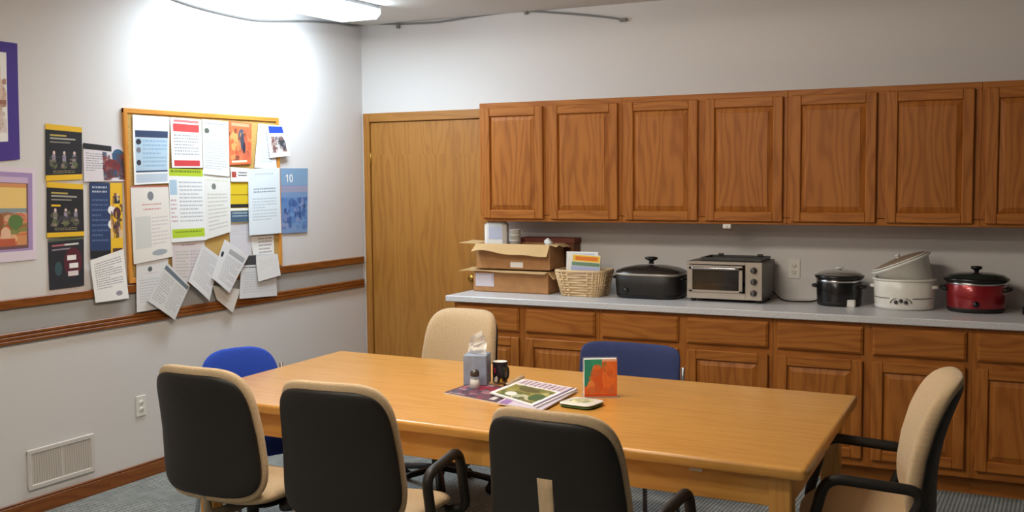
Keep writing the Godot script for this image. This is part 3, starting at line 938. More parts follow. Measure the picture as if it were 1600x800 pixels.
	paper("notice", "white page with faint green print beside the lime-banded page", "notice", [318, 272, 360, 277, 360, 362, 322, 374], X + 0.005, page(c8(230, 230, 226), [["o", 0.36, 0.18, 0.08, 0.05, c8(120, 124, 120)], ["t", 0.1, 0.08, 0.8, 0.04, 1, c8(200, 206, 170)], ["t", 0.12, 0.30, 0.76, 0.62, 10, c8(196, 198, 190)]]), 0.006)
	paper("label_card", "small white card with a red corner above the yellow flyer", "card", [360, 261, 389, 263, 388, 284, 361, 284], X + 0.009, page(wht, [["r", 0.05, 0.3, 0.25, 0.4, c8(170, 70, 60)], ["t", 0.4, 0.3, 0.5, 0.4, 2, dk]]), 0.003)
	paper("flyer", "yellow flyer with black and slate blue bands", "flyer", [359, 283, 389, 283, 389, 347, 360, 348], X + 0.004, page(c8(222, 192, 30), [["r", 0, 0.0, 1, 0.03, blk], ["r", 0, 0.32, 1, 0.03, c8(150, 120, 20)], ["r", 0, 0.56, 1, 0.09, blk], ["r", 0, 0.66, 1, 0.06, wht], ["r", 0, 0.72, 1, 0.28, c8(70, 98, 124)], ["t", 0.1, 0.76, 0.8, 0.14, 2, c8(180, 196, 206)]]), 0.004)
	paper("notice", "large pale letter pinned at the board's edge above the skyline poster's base", "notice", [388, 264, 437, 262, 438, 364, 388, 368], 0.024, page(c8(222, 232, 238), [["t", 0.2, 0.08, 0.6, 0.05, 1, c8(190, 200, 210)], ["t", 0.16, 0.30, 0.7, 0.09, 2, c8(140, 152, 166)], ["t", 0.12, 0.45, 0.76, 0.36, 8, c8(186, 198, 208)]]), 0.012)
	paper("certificate", "cream certificate with a grey seal and red title lines", "certificate", [204, 291, 263, 290, 269, 401, 208, 413], 0.021, page(c8(230, 226, 220), [["r", 0.0, 0.0, 1.0, 0.02, c8(190, 120, 110)], ["o", 0.5, 0.13, 0.08, 0.06, c8(128, 130, 138)], ["t", 0.28, 0.24, 0.5, 0.05, 1, c8(206, 160, 156)], ["t", 0.3, 0.30, 0.45, 0.05, 1, c8(206, 150, 150)], ["r", 0.08, 0.40, 0.4, 0.42, c8(208, 210, 206)], ["t", 0.5, 0.42, 0.44, 0.4, 8, c8(204, 196, 198)], ["o", 0.66, 0.90, 0.2, 0.04, c8(160, 168, 176)]]), 0.008)
	paper("notice", "grey-white letter with a small seal hanging over the lower rail", "notice", [213, 411, 263, 404, 260, 480, 213, 488], 0.022, page(c8(222, 222, 222), [["o", 0.42, 0.16, 0.07, 0.05, c8(90, 96, 100)], ["t", 0.3, 0.24, 0.4, 0.04, 1, c8(206, 170, 170)], ["t", 0.1, 0.36, 0.8, 0.5, 9, c8(194, 196, 198)]]), 0.006)
	paper("notice", "pinkish text page partly behind the tilted leaflets", "notice", [268, 378, 320, 375, 319, 440, 270, 441], 0.0212, page(c8(214, 204, 204), [["t", 0.3, 0.08, 0.4, 0.08, 1, c8(180, 150, 156)], ["t", 0.1, 0.24, 0.4, 0.7, 9, c8(182, 182, 172)], ["t", 0.55, 0.24, 0.36, 0.7, 9, c8(190, 176, 182)]]), 0.004)
	paper("notice", "pale lilac sheet hanging under the yellow flyer", "notice", [357, 345, 393, 347, 393, 401, 361, 403], X + 0.002, page(c8(214, 212, 218), [["t", 0.15, 0.1, 0.7, 0.3, 5, c8(196, 194, 202)]]), 0.004)
	paper("notice", "white sheet with text lines under the large pale letter", "notice", [392, 369, 428, 366, 428, 404, 396, 408], X + 0.004, page(wht, [["t", 0.3, 0.1, 0.6, 0.7, 5, c8(170, 162, 160)]]), 0.004)
	paper("notice", "white sheet showing a corner below the two tilted leaflets", "notice", [332, 446, 376, 452, 363, 489, 338, 468], 0.022, page(c8(220, 214, 206), [["t", 0.15, 0.2, 0.6, 0.5, 5, c8(200, 192, 186)]]), 0.006)
	paper("notice", "white page with a black heading block at the board's lower edge", "notice", [378, 398, 431, 396, 432, 462, 373, 467], 0.024, page(c8(216, 216, 218), [["r", 0.08, 0.03, 0.34, 0.22, c8(64, 62, 66)], ["t", 0.06, 0.29, 0.36, 0.05, 1, dk], ["t", 0.1, 0.40, 0.8, 0.5, 9, c8(196, 198, 202)]]), 0.008)
	paper("notice", "blank white sheet lapping the cork board's lower corner", "notice", [400, 401, 434, 397, 438, 430, 403, 440], 0.036, page(c8(232, 232, 232), [["t", 0.12, 0.2, 0.6, 0.4, 4, c8(218, 218, 220)]]), 0.006)
	paper("leaflet", "leaflet with a slate bar tilted over the lower rail", "leaflet", [262, 411, 297, 446, 272, 500, 229, 470], 0.034, page(c8(214, 214, 212), [["r", 0.0, 0.06, 0.98, 0.10, c8(104, 116, 126)], ["t", 0.08, 0.22, 0.4, 0.7, 12, c8(176, 178, 176)], ["t", 0.54, 0.22, 0.4, 0.7, 12, c8(182, 184, 184)]]), 0.010)
	paper("leaflet", "grey-white leaflet tilted between two others like it", "leaflet", [317, 382, 344, 402, 326, 470, 293, 440], 0.036, page(c8(222, 222, 224), [["t", 0.1, 0.1, 0.8, 0.8, 14, c8(190, 192, 196)]]), 0.010)
	paper("leaflet", "leaflet with a small black mark tilted beside the yellow flyer", "leaflet", [351, 374, 389, 399, 357, 458, 329, 434], 0.040, page(c8(226, 226, 228), [["o", 0.1, 0.34, 0.05, 0.07, dk], ["r", 0.30, 0.12, 0.64, 0.12, c8(170, 172, 178)], ["t", 0.26, 0.30, 0.68, 0.62, 14, c8(178, 180, 186)]]), 0.012)

# ------------------------------------------------------------------ things on the counter
# an open carton: thin walls and four flaps with their outward droop
func carton(at: Vector3, w: float, d: float, h: float, flaps: Array, label: String) -> Node3D:
	var t := node("cardboard_box", at)
	tag(t, label, "box")
	var s := tool()
	var k := 0.005
	box(s, Vector3(0, k / 2, 0), Vector3(w, k, d), 0.0, 0)
	for sg in [-1.0, 1.0]:
		box(s, Vector3(0, h / 2, sg * (d - k) / 2), Vector3(w, h, k), 0.001, 0)
		box(s, Vector3(sg * (w - k) / 2, h / 2, 0), Vector3(k, h, d - 2 * k), 0.001, 2)
	put("body", s, M.cardboard, t)
	# flaps: [side, length, angle below level, waviness]; side 0 front, 1 left end, 2 right end, 3 back
	for f in flaps:
		s = tool(true)
		var a: Vector3
		var b: Vector3
		var o: Vector3
		match f[0]:
			0:
				a = Vector3(-w / 2, h, d / 2)
				b = Vector3(w / 2, h, d / 2)
				o = Vector3(0, 0, 1)
			1:
				a = Vector3(-w / 2, h, -d / 2)
				b = Vector3(-w / 2, h, d / 2)
				o = Vector3(-1, 0, 0)
			2:
				a = Vector3(w / 2, h, d / 2)
				b = Vector3(w / 2, h, -d / 2)
				o = Vector3(1, 0, 0)
			3:
				a = Vector3(w / 2, h, -d / 2)
				b = Vector3(-w / 2, h, -d / 2)
				o = Vector3(0, 0, -1)
		var out: Vector3 = (o * cos(f[2]) - Vector3.UP * sin(f[2])) * f[1]
		var nrm: Vector3 = (o * sin(f[2]) + Vector3.UP * cos(f[2]))
		var wave: float = f[3]
		sheet(s, a, b, b + out, a + out, nrm, func(u: float, v: float) -> float: return 0.001 + wave * v * (sin(u * 5.2 + 0.6) + 0.5 * sin(u * 11.0)), 0.004, 20, 4)
		put("flap", s, M.cardboard_inner, t)
	return t

func slow_cooker(called: String, at: Vector3, rx: float, rz: float, h: float, body: Material, base: Material, label: String, pw := 1.0) -> Node3D:
	var t := node(called, at)
	tag(t, label, "slow cooker")
	var q := rz / rx
	var s := tool(true)
	lathe(s, [[0.0, 0.012], [rx * 0.93, 0.012], [rx * 0.955, 0.02], [rx * 0.985, h * 0.5], [rx * 0.99, h - 0.012], [rx * 0.97, h - 0.008]], Vector3.ZERO, 1, q, 56, Basis.IDENTITY, pw)
	put("body", s, body, t)
	s = tool(true)
	lathe(s, [[0.0, 0.0], [rx * 0.86, 0.0], [rx * 0.94, 0.006], [rx * 0.965, 0.022], [rx * 0.95, 0.03]], Vector3.ZERO, 1, q, 56, Basis.IDENTITY, pw)
	put("base", s, base, t)
	return t

func counter_things() -> void:
	var y := COUNTER_Y
	var c := carton(Vector3(1.375, y + 0.0005, 0.25), 0.54, 0.22, 0.142, [[0, 0.05, 0.10, 0.004], [1, 0.11, 0.06, 0.004], [2, 0.06, 0.9, 0.003]], "open cardboard box with a white address label, lower of the stacked pair")
	var s := tool()
	box(s, Vector3(-0.185, 0.078, 0.1108), Vector3(0.135, 0.085, 0.0012), 0.0)
	put("address_label", s, page(c8(214, 206, 214), [["t", 0.1, 0.2, 0.7, 0.5, 4, c8(190, 182, 196)]], 64, 40), c)
	c = carton(Vector3(1.390, y + 0.152, 0.245), 0.53, 0.215, 0.162, [[0, 0.085, 0.75, 0.020], [1, 0.13, -0.04, 0.003], [2, 0.05, 0.3, 0.008]], "open cardboard box with a drooping wavy flap, upper of the stacked pair")
	s = tool()
	box(s, Vector3(0.03, 0.03, 0.1083), Vector3(0.09, 0.035, 0.001), 0.0)
	put("tape", s, M.paper_white, c)
	# wrapped pack of napkins and a stack of cups standing in the upper box
	var n := node("napkin_pack", Vector3(1.215, y + 0.157 + 0.0025, 0.235), 0.2)
	tag(n, "white wrapped napkin pack with green-grey print poking out of the upper box", "napkins")
	s = tool()
	box(s, Vector3(0, 0.148, 0), Vector3(0.15, 0.296, 0.10), 0.022)
	put("pack", s, M.paper_white, n)
	s = tool()
	box(s, Vector3(0.005, 0.23, 0.0505), Vector3(0.09, 0.10, 0.0015), 0.0)
	put("print", s, page(c8(206, 214, 222), [["o", 0.5, 0.5, 0.32, 0.36, c8(186, 198, 214)], ["o", 0.42, 0.6, 0.16, 0.2, c8(206, 214, 206)], ["r", 0.1, 0.06, 0.8, 0.1, c8(190, 196, 220)]], 64, 64), n)
	n = node("cup_stack", Vector3(1.350, y + 0.157 + 0.0025, 0.235))
	tag(n, "stack of white foam cups beside the napkin pack", "cups")
	for k in 5:
		s = tool(true)
		lathe(s, [[0.0, 0.0], [0.026, 0.0], [0.036, 0.10], [0.038, 0.101], [0.037, 0.104], [0.034, 0.101], [0.025, 0.004], [0.0, 0.004]], Vector3(0, 0.035 * k, 0), 1, 1, 28)
		put("cup", s, M.white_plastic, n)
	# brown carton behind
	n = node("brown_carton", Vector3(1.545, y, 0.079))
	tag(n, "dark brown carton with a reddish lid behind the cardboard boxes", "box")
	s = tool()
	box(s, Vector3(-0.02, 0.155, -0.015), Vector3(0.38, 0.31, 0.10), 0.003)
	put("body", s, M.brown_card, n)
	s = tool()
	box(s, Vector3(-0.02, 0.327, -0.016), Vector3(0.39, 0.034, 0.11), 0.003)
	put("lid", s, mat("reddish_card", c8(120, 62, 48), 0.7), n)
	# clear bag spilling beside the upper box
	s = tool(true)
	pad(s, 0.045, 0.06, 0.10, 0.02, 0.02, 3.4, func(p: Vector3) -> Vector3: return Vector3(1.612, y + 0.300, 0.29) + Vector3(p.x + 0.008 * sin(p.y * 90.0), p.y + 0.006 * sin(p.x * 110.0), p.z + 0.006 * sin((p.x + p.y) * 120.0)), 10, 36)
	tag(put("plastic_bag", s, mat("bag_film", c8(206, 206, 202), 0.35)), "crumpled pale plastic bag in the upper cardboard box", "bag")
	# wicker basket
	var b := node("wicker_basket", Vector3(1.872, y, 0.305))
	tag(b, "pale woven wicker basket holding magazines", "basket")
	s = tool(true)
	var rows := 10
	for r in rows:
		var f := float(r) / (rows - 1)
		var hw := lerpf(0.128, 0.160, f)
		var hd := lerpf(0.085, 0.115, f)
		var ring := []
		var steps := 44
		for k in steps:
			var a := TAU * (k + 0.5) / steps
			var ex := signf(cos(a)) * pow(absf(cos(a)), 0.4)
			var ey := signf(sin(a)) * pow(absf(sin(a)), 0.4)
			var o := 0.0045 * (1.0 if (k + r) % 2 == 0 else -1.0)
			ring.append(Vector3(ex * (hw + o), 0.008 + 0.144 * f, ey * (hd + o)))
		tube(s, ring, 0.0078, 6, true)
	put("weave", s, M.wicker, b).set_meta("kind", "stuff")
	s = tool(true)
	for k in 28:
		var a := TAU * (k + 0.5) / 28
		var ex := signf(cos(a)) * pow(absf(cos(a)), 0.4)
		var ey := signf(sin(a)) * pow(absf(sin(a)), 0.4)
		tube(s, [Vector3(ex * 0.134, 0.004, ey * 0.089), Vector3(ex * 0.166, 0.154, ey * 0.121)], 0.005, 6)
	put("stakes", s, M.wicker, b).set_meta("kind", "stuff")
	s = tool(true)
	var rim := []
	for k in 48:
		var a := TAU * k / 48
		rim.append(Vector3(signf(cos(a)) * pow(absf(cos(a)), 0.4) * 0.163, 0.158, signf(sin(a)) * pow(absf(sin(a)), 0.4) * 0.119))
	tube(s, rim, 0.009, 8, true)
	put("rim", s, M.wicker, b)
	s = tool()
	box(s, Vector3(0, 0.004, 0), Vector3(0.25, 0.006, 0.16), 0.002)
	put("bottom", s, M.wicker, b)
	var covers := [[page(c8(232, 226, 214), [["r", 0.14, 0.03, 0.86, 0.16, c8(238, 190, 60)], ["r", 0.22, 0.06, 0.7, 0.10, c8(226, 120, 40)], ["r", 0.12, 0.2, 0.88, 0.10, c8(110, 140, 110)], ["r", 0.1, 0.3, 0.9, 0.3, c8(170, 176, 206)]], 96, 128), "orange and yellow magazine standing in the wicker basket", 0.040, 0.248, -0.045], [page(c8(240, 238, 234), [["r", 0.1, 0.05, 0.8, 0.3, c8(190, 196, 216)]], 64, 96), "white-edged booklet behind the orange magazine in the wicker basket", 0.005, 0.262, 0.0]]
	for k in covers.size():
		var e: Array = covers[k]
		var g := node("magazine", Vector3(1.876 + (0.0 if k == 0 else -0.02), y + 0.010, 0.305 + e[2]), 0.0)
		tag(g, e[1], "magazine")
		g.rotation = Vector3(-0.06, 0.0, e[4])
		s = tool()
		box(s, Vector3(0, e[3] / 2, 0), Vector3(0.215, e[3], 0.010), 0.0005)
		put("pages", s, M.paper_white, g)
		s = tool()
		sheet(s, Vector3(-0.108, e[3] + 0.001, 0.0064), Vector3(0.108, e[3] + 0.001, 0.0064), Vector3(0.108, 0.0, 0.0064), Vector3(-0.108, 0.0, 0.0064), Vector3(0, 0, 1), func(_u: float, _v: float) -> float: return 0.0, 0.0008, 1, 1)
		put("cover", s, e[0], g)
	# roaster oven
	var r := slow_cooker("roaster_oven", Vector3(2.285, y, 0.225), 0.212, 0.155, 0.150, M.black_plastic, M.black_gloss, "large black roaster oven with a low dark lid", 0.55)
	s = tool(true)
	lathe(s, [[0.210, 0.138], [0.222, 0.146], [0.222, 0.152], [0.208, 0.154]], Vector3.ZERO, 1, 0.72, 56, Basis.IDENTITY, 0.55)
	put("rim", s, M.steel, r)
	s = tool(true)
	lathe(s, [[0.212, 0.153], [0.206, 0.164], [0.17, 0.180], [0.10, 0.194], [0.0, 0.200]], Vector3.ZERO, 1, 0.72, 56, Basis.IDENTITY, 0.6)
	put("lid", s, mat("roaster_lid", c8(58, 52, 48), 0.25, 0.4), r)
	s = tool(true)
	lathe(s, [[0.014, 0.204], [0.012, 0.222], [0.034, 0.234], [0.034, 0.243], [0.020, 0.248], [0.0, 0.248]], Vector3.ZERO, 1.2, 0.8, 24)
	put("knob", s, M.black_gloss, r)
	for sg in [-1.0, 1.0]:
		s = tool(true)
		tube(s, fillet([Vector3(sg * 0.20, 0.12, -0.06), Vector3(sg * 0.228, 0.12, -0.05), Vector3(sg * 0.228, 0.12, 0.05), Vector3(sg * 0.20, 0.12, 0.06)], 0.03), 0.010, 8)
		put("handle", s, M.black_gloss, r)
	s = tool(true)
	lathe(s, [[0.0, 0.018], [0.015, 0.018], [0.019, 0.0]], Vector3(-0.11, 0.05, 0.139), 1, 1, 20, Basis(Vector3.RIGHT, Vector3(0, 0, 1), Vector3(0, -1, 0)))
	put("dial", s, M.black_gloss, r)
	# toaster oven
	var t := node("toaster_oven", Vector3(2.778, y, 0.20))
	tag(t, "brushed steel toaster oven with glass door and knobs", "toaster oven")
	var w := 0.448
	var h := 0.222
	var d := 0.29
	s = tool()
	box(s, Vector3(0, 0.018 + h - 0.006, 0), Vector3(w, 0.012, d - 0.01), 0.004, 0)
	box(s, Vector3(0, 0.024, 0), Vector3(w, 0.012, d - 0.01), 0.002, 0)
	box(s, Vector3(0, 0.018 + h / 2, -d / 2 + 0.01), Vector3(w, h, 0.01), 0.002, 0)
	box(s, Vector3(-w / 2 + 0.006, 0.018 + h / 2, 0), Vector3(0.012, h - 0.004, d - 0.012), 0.003, 1)
	box(s, Vector3(w / 2 - 0.05, 0.018 + h / 2, 0), Vector3(0.1, h - 0.004, d - 0.012), 0.004, 1)
	put("housing", s, M.dark_steel, t)
	s = tool()
	box(s, Vector3(0.174, 0.018 + h / 2, d / 2 - 0.002), Vector3(0.098, h - 0.002, 0.012), 0.002)
	box(s, Vector3(-0.05, 0.018 + h - 0.01, d / 2 - 0.002), Vector3(0.352, 0.018, 0.012), 0.002, 0)
	box(s, Vector3(-0.05, 0.018 + 0.02, d / 2 - 0.002), Vector3(0.352, 0.038, 0.012), 0.002, 0)
	box(s, Vector3(-0.217, 0.018 + h / 2, d / 2 - 0.002), Vector3(0.016, h - 0.002, 0.0118), 0.002)
	put("front_panel", s, M.steel, t)
	var dr := node("door", Vector3(-0.05, 0.018, d / 2 + 0.006), 0.0, t)
	s = tool()
	for sg in [-1.0, 1.0]:
		box(s, Vector3(sg * 0.150, 0.115, 0.0), Vector3(0.022, 0.150, 0.012), 0.002)
	box(s, Vector3(0, 0.186, 0.0), Vector3(0.322, 0.026, 0.012), 0.002, 0)
	box(s, Vector3(0, 0.046, 0.0), Vector3(0.322, 0.014, 0.012), 0.002, 0)
	put("door_frame", s, M.steel, dr)
	s = tool()
	box(s, Vector3(0, 0.113, -0.001), Vector3(0.280, 0.122, 0.004), 0.0)
	put("pane", s, M.oven_glass, dr)
	s = tool(true)
	tube(s, fillet([Vector3(-0.135, 0.184, 0.004), Vector3(-0.135, 0.184, 0.034), Vector3(0.135, 0.184, 0.034), Vector3(0.135, 0.184, 0.004)], 0.012), 0.0075, 10)
	put("handle", s, M.chrome, dr)
	for k in 3:
		s = tool(true)
		lathe(s, [[0.0, 0.022], [0.015, 0.022], [0.017, 0.018], [0.019, 0.0]], Vector3(0.176, 0.062 + 0.066 * k, d / 2 + 0.004), 1, 1, 24, Basis(Vector3.RIGHT, Vector3(0, 0, 1), Vector3(0, -1, 0)))
		put("knob", s, M.dark_grey, t)
		boxo("knob_mark", Vector3(0.176, 0.062 + 0.066 * k, d / 2 + 0.0265), Vector3(0.004, 0.026, 0.003), M.chrome, t, 0.001)
	s = tool(true)
	for k in 9:
		tube(s, [Vector3(-0.205, 0.095, -0.1 + 0.026 * k), Vector3(0.118, 0.095, -0.1 + 0.026 * k)], 0.0018, 5)
	put("rack", s, M.chrome, t)
	for e in [[-1, -1], [1, -1], [-1, 1], [1, 1]]:
		s = tool(true)
		lathe(s, [[0.0, 0.0], [0.014, 0.0], [0.016, 0.019], [0.0, 0.019]], Vector3(e[0] * (w / 2 - 0.03), 0, e[1] * (d / 2 - 0.03)), 1, 1, 16)
		put("foot", s, M.black_plastic, t)
	var tr := node("baking_tray", Vector3(2.80, y + 0.240, 0.18))
	tag(tr, "dark shallow baking tray lying on the toaster oven", "tray")
	s = tool()
	box(s, Vector3(0, 0.004, 0), Vector3(0.36, 0.006, 0.22), 0.001)
	for sg in [-1.0, 1.0]:
		box(s, Vector3(0, 0.010, sg * 0.108), Vector3(0.36, 0.018, 0.005), 0.001, 0)
		box(s, Vector3(sg * 0.178, 0.010, 0), Vector3(0.005, 0.018, 0.21), 0.001, 2)
	put("pan", s, M.dark_grey, tr)
	for sg in [-1.0, 1.0]:
		boxo("grip", Vector3(sg * 0.12, 0.022, -0.1), Vector3(0.035, 0.014, 0.012), M.dark_grey, tr, 0.003)
	# cord of the oven
	s = tool(true)
	tube(s, smooth_path([Vector3(3.006, y + 0.05, 0.10), Vector3(3.05, y + 0.012, 0.12), Vector3(3.11, y + 0.0055, 0.17), Vector3(3.19, y + 0.0055, 0.17), Vector3(3.25, y + 0.0055, 0.12), Vector3(3.30, y + 0.03, 0.06), Vector3(3.36, y + 0.03, 0.045), Vector3(3.44, y + 0.0055, 0.05)], 7), 0.0045, 8)
	var pc := node("power_cord", Vector3.ZERO)
	tag(pc, "black power cord lying between the toaster oven and the black slow cooker", "cord")
	put("cord", s, M.black_plastic, pc)
	boxo("plug", Vector3(3.45, y + 0.0135, 0.05), Vector3(0.034, 0.026, 0.026), M.black_plastic, pc, 0.006)
	# black slow cooker
	r = slow_cooker("slow_cooker", Vector3(3.408, y, 0.205), 0.128, 0.12, 0.150, M.black_gloss, M.black_plastic, "round black slow cooker with a glass lid")
	s = tool(true)
	lathe(s, [[0.126, 0.136], [0.130, 0.138], [0.130, 0.148], [0.122, 0.150]], Vector3.ZERO, 1, 0.94, 48)
	put("chrome_band", s, M.chrome, r)
	s = tool(true)
	lathe(s, [[0.118, 0.146], [0.134, 0.158], [0.138, 0.170], [0.128, 0.174], [0.112, 0.160], [0.104, 0.03], [0.0, 0.025]], Vector3.ZERO, 1, 0.94, 48)
	put("crock", s, M.black_gloss, r)
	s = tool(true)
	lathe(s, [[0.126, 0.175], [0.120, 0.184], [0.085, 0.196], [0.03, 0.202], [0.0, 0.203]], Vector3.ZERO, 1, 0.94, 48)
	put("lid", s, M.lid_glass, r)
	s = tool(true)
	lathe(s, [[0.010, 0.202], [0.012, 0.207], [0.024, 0.210], [0.022, 0.215], [0.0, 0.216]], Vector3.ZERO, 1, 1, 20)
	put("knob", s, M.white_plastic, r)
	for sg in [-1.0, 1.0]:
		s = tool(true)
		tube(s, fillet([Vector3(sg * 0.115, 0.105, -0.035), Vector3(sg * 0.143, 0.11, -0.03), Vector3(sg * 0.143, 0.11, 0.03), Vector3(sg * 0.115, 0.105, 0.035)], 0.02), 0.009, 8)
		put("handle", s, M.black_plastic, r)
	# little white cube in front of it
	var cu := on_y(1330, 480, y)
	var cb := node("plug_adapter", Vector3(cu.x, y, cu.z))
	tag(cb, "small white plug adapter on the counter before the black slow cooker", "adapter")
	boxo("housing", Vector3(0, 0.021, 0), Vector3(0.044, 0.042, 0.036), M.white_plastic, cb, 0.005)
	boxo("prongs", Vector3(0, 0.022, -0.024), Vector3(0.014, 0.008, 0.014), M.chrome, cb, 0.001)
	# white slow cooker with its crock set in askew
	r = slow_cooker("slow_cooker", Vector3(3.762, y, 0.225), 0.163, 0.13, 0.165, M.white_enamel, M.white_plastic, "white oval slow cooker with an arched control panel")
	s = tool(true)
	lathe(s, [[0.158, 0.156], [0.170, 0.160], [0.170, 0.168], [0.152, 0.170], [0.148, 0.04], [0.0, 0.04]], Vector3.ZERO, 1, 0.8, 56)
	put("rim", s, M.white_enamel, r)
	for sg in [-1.0, 1.0]:
		s = tool(true)
		tube(s, fillet([Vector3(sg * 0.145, 0.125, -0.04), Vector3(sg * 0.172, 0.125, -0.035), Vector3(sg * 0.172, 0.125, 0.035), Vector3(sg * 0.145, 0.125, 0.04)], 0.02), 0.010, 8)
		put("handle", s, M.white_enamel, r)
	s = tool(true)
	var arc := []
	for k in 13:
		var a := PI * k / 12.0
		arc.append(Vector3(-0.055 * cos(a), 0.040 + 0.030 * sin(a), 0.1245 - 0.004 * pow(cos(a), 2)))
	tube(s, arc, 0.0025, 6)
	tube(s, smooth_path([Vector3(-0.15, 0.066, 0.048), Vector3(-0.11, 0.066, 0.096), Vector3(-0.06, 0.066, 0.120)], 4), 0.0018, 6)
	tube(s, smooth_path([Vector3(0.15, 0.066, 0.048), Vector3(0.11, 0.066, 0.096), Vector3(0.06, 0.066, 0.120)], 4), 0.0018, 6)
	put("panel_outline", s, M.dark_grey, r)
	for k in 3:
		s = tool(true)
		lathe(s, [[0.0, 0.01], [0.009, 0.01], [0.011, 0.0]], Vector3(-0.026 + 0.026 * k, 0.046 + (0.008 if k == 1 else 0.0), 0.1265), 1, 1, 16, Basis(Vector3.RIGHT, Vector3(0, 0, 1), Vector3(0, -1, 0)))
		put("control_button", s, M.dark_grey, r)
	var ck := node("stoneware_crock", Vector3(3.770, y + 0.180, 0.225))
	tag(ck, "white oval crock resting askew in the white slow cooker", "crock")
	ck.rotation = Vector3(0.06, 0.0, 0.38)
	s = tool(true)
	lathe(s, [[0.0, -0.075], [0.105, -0.075], [0.126, -0.06], [0.150, 0.065], [0.165, 0.072], [0.165, 0.082], [0.150, 0.084], [0.140, 0.06], [0.118, -0.055], [0.0, -0.065]], Vector3.ZERO, 1, 0.8, 56)
	put("bowl", s, M.white_enamel, ck)
	var ld := node("glass_lid", Vector3(3.770 - sin(0.38) * 0.087, y + 0.180 + cos(0.38) * 0.087, 0.225 + 0.005))
	tag(ld, "tinted glass lid lying tilted on the askew white crock", "lid")
	ld.rotation = Vector3(0.06, 0.0, 0.38)
	s = tool(true)
	lathe(s, [[0.150, 0.0], [0.146, 0.006], [0.10, 0.016], [0.04, 0.022], [0.0, 0.023]], Vector3.ZERO, 1, 0.8, 48)
	put("dome", s, mat("brown_glass", c8(150, 128, 108), 0.12), ld)
	s = tool(true)
	lathe(s, [[0.144, -0.001], [0.153, -0.001], [0.153, 0.004], [0.144, 0.006]], Vector3.ZERO, 1, 0.8, 48)
	put("rim", s, M.white_plastic, ld)
	s = tool(true)
	lathe(s, [[0.008, 0.020], [0.009, 0.030], [0.016, 0.034], [0.014, 0.040], [0.0, 0.042]], Vector3.ZERO, 1, 1, 20)
	put("knob", s, M.white_plastic, ld)
	# red slow cooker
	r = slow_cooker("slow_cooker", Vector3(4.128, y, 0.215), 0.152, 0.125, 0.160, M.red_enamel, M.black_plastic, "glossy red oval slow cooker with a black lid")
	s = tool(true)
	lathe(s, [[0.148, 0.148], [0.154, 0.150], [0.154, 0.160], [0.146, 0.162]], Vector3.ZERO, 1, 0.82, 56)
	put("chrome_band", s, M.chrome, r)
	s = tool(true)
	lathe(s, [[0.146, 0.160], [0.164, 0.168], [0.166, 0.180], [0.156, 0.186], [0.14, 0.18]], Vector3.ZERO, 1, 0.82, 56)
	put("crock_rim", s, M.black_gloss, r)
	s = tool(true)
	lathe(s, [[0.155, 0.186], [0.140, 0.198], [0.09, 0.208], [0.0, 0.213]], Vector3.ZERO, 1, 0.82, 56)
	put("lid", s, mat("smoked_glass", c8(38, 46, 42), 0.1), r)
	s = tool(true)
	lathe(s, [[0.012, 0.211], [0.012, 0.222], [0.030, 0.232], [0.028, 0.244], [0.0, 0.246]], Vector3.ZERO, 1, 1, 24)
	put("knob", s, M.black_gloss, r)
	for sg in [-1.0, 1.0]:
		s = tool(true)
		tube(s, fillet([Vector3(sg * 0.135, 0.12, -0.045), Vector3(sg * 0.172, 0.128, -0.035), Vector3(sg * 0.172, 0.128, 0.035), Vector3(sg * 0.135, 0.12, 0.045)], 0.02), 0.012, 8)
		put("handle", s, M.black_plastic, r)
	s = tool(true)
	lathe(s, [[0.0, 0.016], [0.014, 0.016], [0.017, 0.0]], Vector3(0.01, 0.05, 0.1195), 1, 1, 20, Basis(Vector3.RIGHT, Vector3(0, 0, 1), Vector3(0, -1, 0)))
	put("dial", s, M.black_gloss, r)
	# griddle at the frame's edge
	var g := node("electric_griddle", Vector3(4.62, y, 0.235))
	tag(g, "low black electric griddle beside the red slow cooker", "griddle")
	s = tool()
	box(s, Vector3(0, 0.05, 0), Vector3(0.46, 0.022, 0.28), 0.006)
	box(s, Vector3(0, 0.066, -0.132), Vector3(0.46, 0.03, 0.012), 0.004, 0)
	put("plate", s, M.dark_grey, g)
	for e in [[-1, -1], [1, -1], [-1, 1], [1, 1]]:
		boxo("foot", Vector3(e[0] * 0.20, 0.0198, e[1] * 0.11), Vector3(0.04, 0.0395, 0.04), M.black_plastic, g, 0.004)
	boxo("dial_box", Vector3(-0.235, 0.03, 0.09), Vector3(0.05, 0.04, 0.08), M.black_gloss, g, 0.006)
	# clip under the wall cabinets
	var q := on_z(1137, 352, 0.29)
	var k2 := node("cabinet_light_switch", Vector3(q.x, 1.372, 0.29))
	tag(k2, "small white switch box under the bottom edge of a wall cabinet", "switch")
	boxo("box", Vector3(0, -0.013, 0), Vector3(0.048, 0.026, 0.04), M.white_plastic, k2, 0.003)
	boxo("rocker", Vector3(0, -0.013, 0.0215), Vector3(0.018, 0.010, 0.004), M.vent_metal, k2, 0.001)

